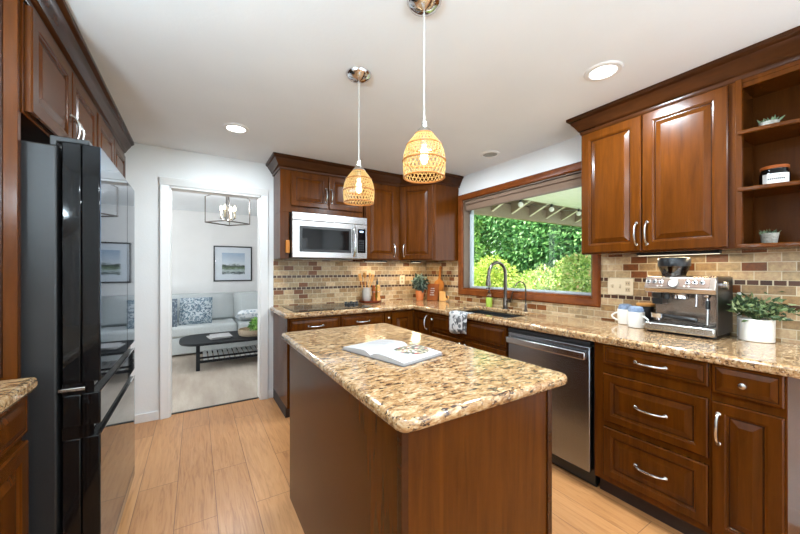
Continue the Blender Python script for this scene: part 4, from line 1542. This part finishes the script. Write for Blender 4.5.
# ------------------------------------------------------------------ ceiling lights
def can(x, y, label, e, group=None):
    rr_ = thing('recessed_light', label, 'light', (x, y, H - .012), group)
    MB().lathe([(.062, H - .004), (.066, H - .010), (.086, H - .008), (.092, H - .0005)], (x, y, 0), 36, cap0=False, cap1=False).build('trim_ring', 'white', rr_)
    if e:
        MB().lathe([(.001, H - .0065), (.064, H - .005)], (x, y, 0), 32, cap0=False, cap1=False).build('lens', 'lens', rr_)
        lamp('recessed_lamp', 'AREA', (x, y, H - .014), e, (.80, .92, 1.0), rr_, shape='DISK', size=.13)
    else:
        MB().lathe([(.001, H - .003), (.05, H - .003), (.064, H - .006)], (x, y, 0), 32, cap0=False, cap1=False).build('lens', 'speckle', rr_)
CE = 32
can(1.862, .94, 'lit recessed ceiling light in front of the large right wall cabinet', CE)
can(.256, 2.769, 'lit recessed ceiling light near the doorway', CE * .55)
can(1.74, 2.39, 'lit recessed ceiling light hidden behind the nearer rattan pendant', CE * .8)  # added out of sight: brightens the back cabinets, gives their doors glints
can(2.307, 2.159, 'unlit recessed ceiling fitting near the window', 0)
for x, y in ((.256, .50), (1.862, -.9)):
    can(x, y, 'lit recessed ceiling light behind the camera', CE * .7, 'recessed lights behind the camera')  # added cans out of view, raising the room's brightness

# added bowl uplights, unseen behind and beside the camera, to brighten the ceiling
for gx, gy, gz, lab in ((.55, -.80, 1.62, 'white bowl lamp hanging in the dining end behind the camera'), (-.80, .45, 1.62, 'white bowl lamp hanging over the left counter')):
    r = thing('globe_pendant', lab, 'pendant light', (gx, gy, gz - .13))
    MB().ball((gx, gy, gz), .09, 24).build('globe', 'globe', r)
    MB().lathe([(.01, gz - .13), (.08, gz - .115), (.14, gz - .05), (.165, gz + .012), (.160, gz + .012), (.135, gz - .045), (.075, gz - .108), (.01, gz - .12)], (gx, gy, 0), 36).build('bowl', 'white', r)
    MB().tube([(gx, gy, gz + .085), (gx, gy, H - .01)], .004, 8).build('cord', 'black', r)
    MB().lathe([(.05, H - .02), (.06, H - .0005)], (gx, gy, 0), 20).build('canopy', 'chrome', r)

def pendant(x, y, label):
    rr_ = thing('pendant_light', label, 'pendant light', (x, y, 1.65))
    MB().lathe([(.008, H - .040), (.012, H - .038), (.030, H - .034), (.058, H - .020), (.069, H - .004), (.069, H - .0005)], (x, y, 0), 30).build('canopy', 'chrome', rr_)
    MB().tube([(x, y, 1.880), (x, y, H - .036)], .0028, 8).build('cord', flat('clear_cord', srgb(190, 188, 184), .3), rr_)
    MB().lathe([(.034, 1.832), (.032, 1.840), (.022, 1.854), (.010, 1.860), (.0085, 1.89), (.004, 1.892)], (x, y, 0), 20).build('socket_cap', 'nickel', rr_)
    MB().lathe([(.004, 1.715), (.012, 1.720), (.0165, 1.733), (.015, 1.752), (.010, 1.775), (.010, 1.80)], (x, y, 0), 16).build('bulb', 'bulb', rr_)
    MB().lathe([(.014, 1.79), (.014, 1.832)], (x, y, 0), 14).build('socket', 'nickel', rr_)
    pr_ = [(1.662, .079), (1.69, .0825), (1.727, .0835), (1.76, .079), (1.790, .067), (1.815, .049), (1.834, .033)]
    def rad(z):
        for (z0, r0), (z1, r1) in zip(pr_, pr_[1:]):
            if z <= z1:
                k = (z - z0) / (z1 - z0)
                return r0 + (r1 - r0) * k
        return pr_[-1][1]
    mb = MB()
    nst = 30
    for s_ in (-1, 1):
        for i in range(nst):
            pts = []
            for k in range(13):
                z = 1.662 + .172 * k / 12
                a = 2 * PI * i / nst + s_ * 1.15 * k / 12
                rr2 = rad(z) + .0006 * s_
                pts.append((x + rr2 * math.cos(a), y + rr2 * math.sin(a), z))
            mb.tube(pts, .0012, 4, caps=False)
    for k in range(20):
        z = 1.664 + .168 * k / 19
        if 1.672 < z < 1.72 and k % 2:
            continue
        rr2 = rad(z)
        mb.tube([(x + rr2 * math.cos(2 * PI * j / 24), y + rr2 * math.sin(2 * PI * j / 24), z) for j in range(25)], .0011, 4, caps=False)
    sh = mb.build('shade', 'rattan', rr_)
    for z, w_ in ((1.662, .0038), (1.727, .0036), (1.788, .0034), (1.833, .003)):
        rr2 = rad(z) + .001
        MB().tube([(x + rr2 * math.cos(2 * PI * j / 30), y + rr2 * math.sin(2 * PI * j / 30), z) for j in range(31)], w_, 7, caps=False).build('ring', 'rattan_ring', sh)
    lamp('pendant_lamp', 'POINT', (x, y, 1.700), 0.16, (1, .84, .62), rr_, shadow_soft_size=.02)
pendant(.757, 1.656, 'farther woven rattan pendant lamp with chrome canopy over the island')
pendant(.772, 1.069, 'nearer woven rattan pendant lamp hanging over the island')

# ------------------------------------------------------------------ living room
r = thing('sofa', 'long blue-gray fabric sofa against the living room wall', 'sofa', (.35, 6.3, .004))
b = MB().box(-1.35, 2.05, 5.90, 6.78, .03, .285)
b.build('base', 'sofa', r, bevel=.02)
for x_ in (-1.27, 1.97):
    for y_ in (5.97, 6.7):
        MB().box(x_ - .03, x_ + .03, y_ - .03, y_ + .03, .004, .03).build('foot', 'blackwood', r)
MB().box(-1.35, 2.05, 6.55, 6.80, .285, .80).build('back_frame', 'sofa', r, bevel=.04, seg=3)
for x0_, x1_ in ((-1.15, -.30), (-.295, .56), (.565, 1.85)):
    pass
for x0_, x1_ in ((-1.15, .56), (.57, 1.85)):
    MB().box(x0_, x1_, 5.87, 6.58, .288, .455).build('seat_cushion', 'sofa', r, bevel=.045, seg=4)
def puff(mb, c, ux, uy, uz, sx, sy, sz, n=10, pw=.5):
    """a stuffed cushion: thick in the middle, thin at the seams"""
    c, ux, uy, uz = Vector(c), Vector(ux).normalized(), Vector(uy).normalized(), Vector(uz).normalized()
    vs = []
    for sg in (-1, 1):
        for i in range(n + 1):
            for j in range(n + 1):
                a, b_ = 2 * i / n - 1, 2 * j / n - 1
                e = max(0, (1 - a ** 4) * (1 - b_ ** 4)) ** pw
                pin = 1 - .05 * (a * a) * (1 - b_ * b_) * 0 - .06 * (1 - abs(a)) * abs(b_) ** 3 * 0
                q = c + ux * a * sx / 2 * (1 - .05 * (1 - b_ * b_) * 0) + uz * b_ * sz / 2 + uy * sg * (sy / 2 * e)
                vs.append(q)
    fs = []
    m_ = (n + 1) ** 2
    for i in range(n):
        for j in range(n):
            q = (i * (n + 1) + j, (i + 1) * (n + 1) + j, (i + 1) * (n + 1) + j + 1, i * (n + 1) + j + 1)
            fs.append(q)
            fs.append(tuple(m_ + k for k in reversed(q)))
    return mb.add(vs, fs)
for x0_, x1_ in ((-1.15, -.02 + .575), (.56, 1.85)):
    puff(MB(), ((x0_ + x1_) / 2, 6.47, .675), (1, 0, 0), (0, 1, -.18), (0, .18, 1), x1_ - x0_, .26, .47, 12, .22).build('back_cushion', 'sofa', r)
for x0_, x1_ in ((-1.35, -1.16), (1.86, 2.05)):
    MB().box(x0_, x1_, 5.87, 6.78, .285, .62).build('arm', 'sofa', r, bevel=.05, seg=4)
o = puff(MB(), (.0, 6.11, .655), (1, .05, 0), (0, 1, -.3), (.04, .3, 1), .44, .15, .42, 10, .5).build('throw_pillow', 'pillow_light')
tag(o, 'blue and white patterned pillow propped on the sofa', 'pillow')
o = puff(MB(), (-.46, 5.99, .655), (1, -.1, 0), (.1, 1, -.3), (0, .3, 1), .44, .15, .43, 10, .5).build('throw_pillow', 'pillow_dark')
tag(o, 'dark navy patterned pillow at the left behind the door casing', 'pillow')
o = puff(MB(), (.80, 6.03, .545), (1, 0, 0), (0, .5, 1), (0, 1, -.25), .50, .17, .42, 10, .5).build('throw_pillow', 'pillow_pale')
tag(o, 'pale patterned pillow lying on the sofa seat behind the basket', 'pillow')

r = thing('coffee_table', 'black oval coffee table with a slatted lower shelf', 'coffee table', (.62, 5.22, .004))
poly = []
tx0, tx1, ty0, ty1 = -.19, 1.35, 4.84, 5.60
for i in range(16):
    a = PI / 2 + PI * i / 15
    poly.append((tx0 + .24 + .24 * math.cos(a), (ty0 + ty1) / 2 + (ty1 - ty0) / 2 * math.copysign(abs(math.sin(a)) ** .7, math.sin(a))))
for i in range(16):
    a = -PI / 2 + PI * i / 15
    poly.append((tx1 - .24 + .24 * math.cos(a), (ty0 + ty1) / 2 + (ty1 - ty0) / 2 * math.copysign(abs(math.sin(a)) ** .7, math.sin(a))))
MB().prism(poly, .338, .370).build('tabletop', 'blackwood', r, bevel=.006)
for x_ in (.02, 1.14):
    for y_ in (4.95, 5.49):
        MB().box(x_ - .022, x_ + .022, y_ - .022, y_ + .022, .0045, .338).build('leg', 'blackwood', r, bevel=.004)
MB().box(.042, 1.118, 4.935, 4.965, .10, .13).box(.042, 1.118, 5.475, 5.505, .10, .13).box(.005, .035, 4.972, 5.468, .10, .13).box(1.125, 1.155, 4.972, 5.468, .10, .13).box(.042, 1.118, 4.94, 4.96, .155, .175).build('shelf_frame', 'blackwood', r)
for i in range(17):
    x_ = .08 + i * .0625
    MB().box(x_, x_ + .044, 4.95, 5.49, .131, .145).build('slat', 'white', r)
r = thing('magazines', 'white magazines stacked on the black coffee table', 'magazine', (.26, 5.18, .3705))
for k, (a, dz_) in enumerate(((.15, 0), (-.05, .010), (.08, .020))):
    ux = Vector((math.cos(a), math.sin(a), 0))
    MB().obox((.26 + .015 * k, 5.18 - .01 * k, .3755 + dz_), ux, Vector((0, 0, 1)).cross(ux), (0, 0, 1), .24, .30, .0085).build('magazine', 'paper', r, bevel=.001)
bc2 = Vector((.70, 5.12, .3705))
r = thing('basket', 'round woven basket holding a green plant on the coffee table', 'basket', bc2)
MB().lathe([(.17, 0), (.19, .01), (.205, .05), (.20, .09), (.192, .09), (.19, .05), (.16, .015)], bc2, 32, cap1=True).build('basket', 'basket', r)
o = ell_leaves(MB(), (bc2.x + .06, bc2.y, bc2.z + .14), (.10, .12, .09), 130, .075, .05, 9, zmin=bc2.z + .10, shell=.2)
for i in range(5):
    o.tube([(bc2.x + .06, bc2.y, bc2.z + .018), (bc2.x + .04 + .02 * i, bc2.y + .02 * math.sin(i), bc2.z + .12)], .004, 5)
o = o.build('green_plant', 'leaf_mid', smooth=False)
tag(o, 'bright green leafy plant sitting in the woven basket', 'plant')

# picture
px0, px1, pz0, pz1, pyy = .266, .905, 1.088, 1.735, 6.849
r = thing('framed_picture', 'black framed landscape print on the living room wall', 'picture', ((px0 + px1) / 2, pyy, pz0))
fw = .022
MB().box(px0, px1, pyy - .025, pyy, pz0, pz0 + fw).box(px0, px1, pyy - .025, pyy, pz1 - fw, pz1).box(px0, px0 + fw, pyy - .025, pyy, pz0 + fw, pz1 - fw).box(px1 - fw, px1, pyy - .025, pyy, pz0 + fw, pz1 - fw).build('frame', 'black', r, bevel=.002)
MB().box(px0 + fw, px1 - fw, pyy - .012, pyy - .002, pz0 + fw, pz1 - fw).build('mat_board', flat('mat_board', srgb(206, 214, 222), .5, var=.02), r)
a = MB().box(px0 + .135, px1 - .125, pyy - .014, pyy - .0125, pz0 + .125, pz1 - .125)
org = Vector((0, pyy, pz0 + .125))
art = a.build('print', 'art', r)
me = art.data
dlt = Vector((0, 0, .125))
me.transform(Matrix.Translation(-dlt)); art.location = dlt
MB().box(px0 + fw, px1 - fw, pyy - .020, pyy - .017, pz0 + fw, pz1 - fw).build('glass', 'glass', r)

# lantern chandelier
lx, ly, lz0, lz1 = .335, 4.60, 1.875, 2.185
r = thing('lantern_chandelier', 'open black metal lantern chandelier with four lit candle bulbs in the living room', 'chandelier', (lx, ly, lz0))
hd_ = .245
cor = [(lx + hd_, ly), (lx, ly + hd_), (lx - hd_, ly), (lx, ly - hd_)]
rot = R(-8)
cor = [(lx + (x_ - lx) * math.cos(rot) - (y_ - ly) * math.sin(rot), ly + (x_ - lx) * math.sin(rot) + (y_ - ly) * math.cos(rot)) for x_, y_ in cor]
b = MB()
for i in range(4):
    a_, b_ = cor[i], cor[(i + 1) % 4]
    b.tube([(a_[0], a_[1], lz0), (b_[0], b_[1], lz0)], .008, 6)
for x_, y_ in cor:
    pts = [(x_, y_, lz0 - .004), (x_, y_, lz1)]
    for i in range(1, 6):
        k = i / 5
        pts.append((x_ + (lx - x_) * k ** 1.15, y_ + (ly - y_) * k ** 1.15, lz1 + .06 * math.sin(PI / 2 * k)))
    b.tube(pts, .0055, 6)
b.build('frame', 'gunmetal', r)
MB().tube([(lx, ly, lz0 + .03), (lx, ly, HL - .012)], .006, 8).build('stem', 'gunmetal', r)
MB().lathe([(.02, HL - .03), (.055, HL - .012), (.055, HL - .0005)], (lx, ly, 0), 20).build('canopy', 'gunmetal', r)
b = MB().lathe([(.004, lz0 + .015), (.018, lz0 + .03), (.006, lz0 + .045)], (lx, ly, 0), 14)
for i in range(4):
    a = PI / 4 + i * PI / 2 + .3
    ex, ey = lx + .082 * math.cos(a), ly + .082 * math.sin(a)
    b.tube([(lx, ly, lz0 + .035), (lx + .05 * math.cos(a), ly + .05 * math.sin(a), lz0 + .03), (ex, ey, lz0 + .055)], .005, 6)
    b.lathe([(.014, lz0 + .055), (.016, lz0 + .062)], (ex, ey, 0), 12)
b.build('arms', 'gunmetal', r)
for i in range(4):
    a = PI / 4 + i * PI / 2 + .3
    ex, ey = lx + .082 * math.cos(a), ly + .082 * math.sin(a)
    cd = MB().lathe([(.010, lz0 + .062), (.010, lz0 + .15)], (ex, ey, 0), 12).build('candle_sleeve', flat('candle_sleeve', srgb(180, 168, 140), .5), r)
    MB().lathe([(.008, lz0 + .15), (.016, lz0 + .17), (.014, lz0 + .19), (.003, lz0 + .215)], (ex, ey, 0), 12).build('bulb', 'bulb', cd)
lamp('chandelier_lamp', 'POINT', (lx, ly, lz0 + .245), 31, (.97, .98, 1), r, shadow_soft_size=.05)

# ------------------------------------------------------------------ outside the window
struct('ground', MB().box(2.76, 22, -14, 22, -.4, -.2), 'grass')
BYY = 4.15
struct('patio_slab', MB().box(2.76, 8.1, -6, 4.4, -.2, -.16), flat('patio_concrete', srgb(178, 174, 168), .9), label='gray concrete patio outside the window')
r = thing('patio_cover', 'pale planked patio roof with a brown edge beam and short sloping braces outside the window', 'patio cover', (5.2, 3, 2.2))
MB().box(3.0, 7.9, BYY - .04, BYY + .05, 2.255, 2.50).build('beam', 'patio_beam', r, bevel=.004)
nb = 26
for i in range(nb):
    ya = 3.72 - i * .135
    MB().box(2.78, 7.9, ya - .132, ya, 2.505, 2.53).build('plank', 'patio_white', r, bevel=.003)
mb = MB()
mb.prism([(3.72, 2.66), (3.72, 2.69), (BYY + .35, 2.44), (BYY + .35, 2.41)], 2.78, 7.9, tf=lambda a, b, z: (z, a, b))
mb.build('soffit', 'patio_beam', r, smooth=False)
MB().box(2.78, 7.9, 3.722, 3.75, 2.505, 2.66).build('fascia', 'patio_beam', r)
for i in range(9):
    x_ = 3.42 + i * .515
    sy = Vector((0, -.41, .18)).normalized()
    up_ = Vector((0, .18, .41)).normalized()
    c_ = Vector((x_, 3.925, 2.405)) + up_ * .11
    rf = MB().obox(c_, EX, sy, up_, .05, .40, .20).build('brace', 'patio_beam', r)
    MB().obox(c_ - up_ * .103, EX, sy, up_, .05, .44, .006).build('painted_edge', 'patio_light', rf)  # light caught on the brace's lower edge, put into a pale strip
MB().box(7.76, 7.9, BYY - .07, BYY + .08, -.2, 2.255).build('post', 'patio_beam', r)
rr_ = thing('string_lights', 'string of round outdoor bulbs hung along the patio beam', 'string lights', (5.5, 3.64, 2.2))
xs_ = [3.1, 3.85, 4.635, 5.488, 6.354, 7.25]
cy_ = 3.66
pts = []
for a, b_ in zip(xs_, xs_[1:]):
    for i in range(8):
        k = i / 8
        pts.append((a + (b_ - a) * k, cy_, 2.485 - .07 * math.sin(PI * k)))
MB().tube(pts, .005, 5).build('cable', 'black', rr_)
for x_ in xs_[1:]:
    so = MB().lathe([(.020, 2.43), (.022, 2.45), (.022, 2.485), (.01, 2.495)], (x_, cy_, 0), 12).build('socket', 'black', rr_)
    MB().ball((x_, cy_, 2.395), .044, 14).build('bulb', 'white', so)

def shrub(name, label, cat, c, rad, n, L, W, mat, seed, trunk, blobs=14, group=None):
    """leafy crown made of many overlapping clumps, with a trunk"""
    c = np.array(c, float)
    rad = np.array(rad, float)
    root_z = -.2
    r_ = thing(name, label, cat, (c[0], c[1], root_z), group)
    rg_ = np.random.default_rng(seed)
    bd = rg_.normal(size=(blobs, 3))
    bd /= np.linalg.norm(bd, axis=1)[:, None]
    bcen = c + bd * rad * rg_.uniform(.35, .8, size=(blobs, 1))
    brad = rad[None, :] * rg_.uniform(.28, .48, size=(blobs, 1))
    idx = rg_.integers(0, blobs, n)
    d = rg_.normal(size=(n, 3))
    d /= np.linalg.norm(d, axis=1)[:, None]
    p = bcen[idx] + d * brad[idx] * rg_.uniform(.75, 1.05, size=(n, 1))
    p[:, 2] = np.maximum(p[:, 2], root_z + .05)
    ld = d + rg_.normal(size=(n, 3)) * .55 + np.array([0, 0, -.25])
    ld /= np.linalg.norm(ld, axis=1)[:, None]
    sd = np.cross(ld, rg_.normal(size=(n, 3)))
    sd /= np.linalg.norm(sd, axis=1)[:, None]
    up_ = np.cross(sd, ld)
    l = (L * rg_.uniform(.7, 1.3, size=(n, 1)))
    w_ = (W * rg_.uniform(.7, 1.3, size=(n, 1)))
    a = p + ld * l * .45 + sd * w_ / 2 + up_ * w_ * .2
    b_ = p + ld * l * .45 - sd * w_ / 2 + up_ * w_ * .2
    vs = np.stack([p, a, p + ld * l, b_], 1).reshape(-1, 3) - np.array([c[0], c[1], root_z])
    me = bpy.data.meshes.new('foliage')
    me.vertices.add(4 * n)
    me.vertices.foreach_set('co', vs.astype(np.float32).ravel())
    q = np.arange(n) * 4
    tri = np.stack([q, q + 1, q + 2, q, q + 2, q + 3], 1).ravel().astype(np.int32)
    me.loops.add(6 * n)
    me.loops.foreach_set('vertex_index', tri)
    me.polygons.add(2 * n)
    me.polygons.foreach_set('loop_start', np.arange(0, 6 * n, 3, dtype=np.int32))
    me.update(calc_edges=True)
    me.validate()
    me.materials.append(M[mat])
    fo = bpy.data.objects.new('foliage', me)
    COL.objects.link(fo)
    fo.parent = r_
    tb = MB()
    tb.tube([(c[0], c[1], root_z), (c[0] + .03, c[1], root_z + (c[2] - root_z) * .5), (c[0], c[1] + .03, c[2] + rad[2] * .3)], [trunk, trunk * .8, trunk * .4], 8)
    for i in range(min(8, blobs)):
        tb.tube([(c[0], c[1], c[2] - rad[2] * .5), tuple((c + bcen[i]) / 2), tuple(bcen[i])], [trunk * .45, trunk * .3, trunk * .12], 5)
    tb.build('trunk', 'bark', r_)
shrub('tree', 'dense dark green tree filling the upper middle of the window view', 'tree', (9.9, 6.8, 2.6), (1.9, 2.4, 2.4), 26000, .15, .075, 'leaf_dark', 1, .12, 22)
shrub('tree', 'lighter green tree at the upper left of the window view', 'tree', (8.2, 9.2, 2.3), (1.8, 1.9, 2.3), 20000, .14, .07, 'leaf_mid', 2, .10, 20)
shrub('tree', 'tall dark tree at the right of the window view, under the patio beam', 'tree', (10.3, 5.3, 2.8), (1.9, 2.2, 2.6), 20000, .16, .085, 'leaf_dark', 3, .12, 20)
shrub('tree', 'big background tree closing off the garden behind the others', 'tree', (13.5, 9.0, 3.2), (2.4, 4.6, 3.8), 24000, .24, .13, 'leaf_mid', 4, .18, 26)
shrub('shrub', 'pale green flowering shrub filling the lower right of the window view', 'shrub', (6.7, 4.0, .75), (1.1, 1.35, 1.0), 20000, .075, .042, 'leaf_mix', 5, .05, 22)
shrub('shrub', 'yellow-green shrub at the lower left of the window view', 'shrub', (6.4, 6.3, .6), (1.1, 1.2, .95), 14000, .075, .042, 'leaf_lime', 6, .05, 18)
shrub('shrub', 'low lime shrub between the two larger shrubs under the dark tree', 'shrub', (7.5, 5.6, .35), (.8, .8, .75), 6000, .09, .05, 'leaf_mix', 7, .04, 14)
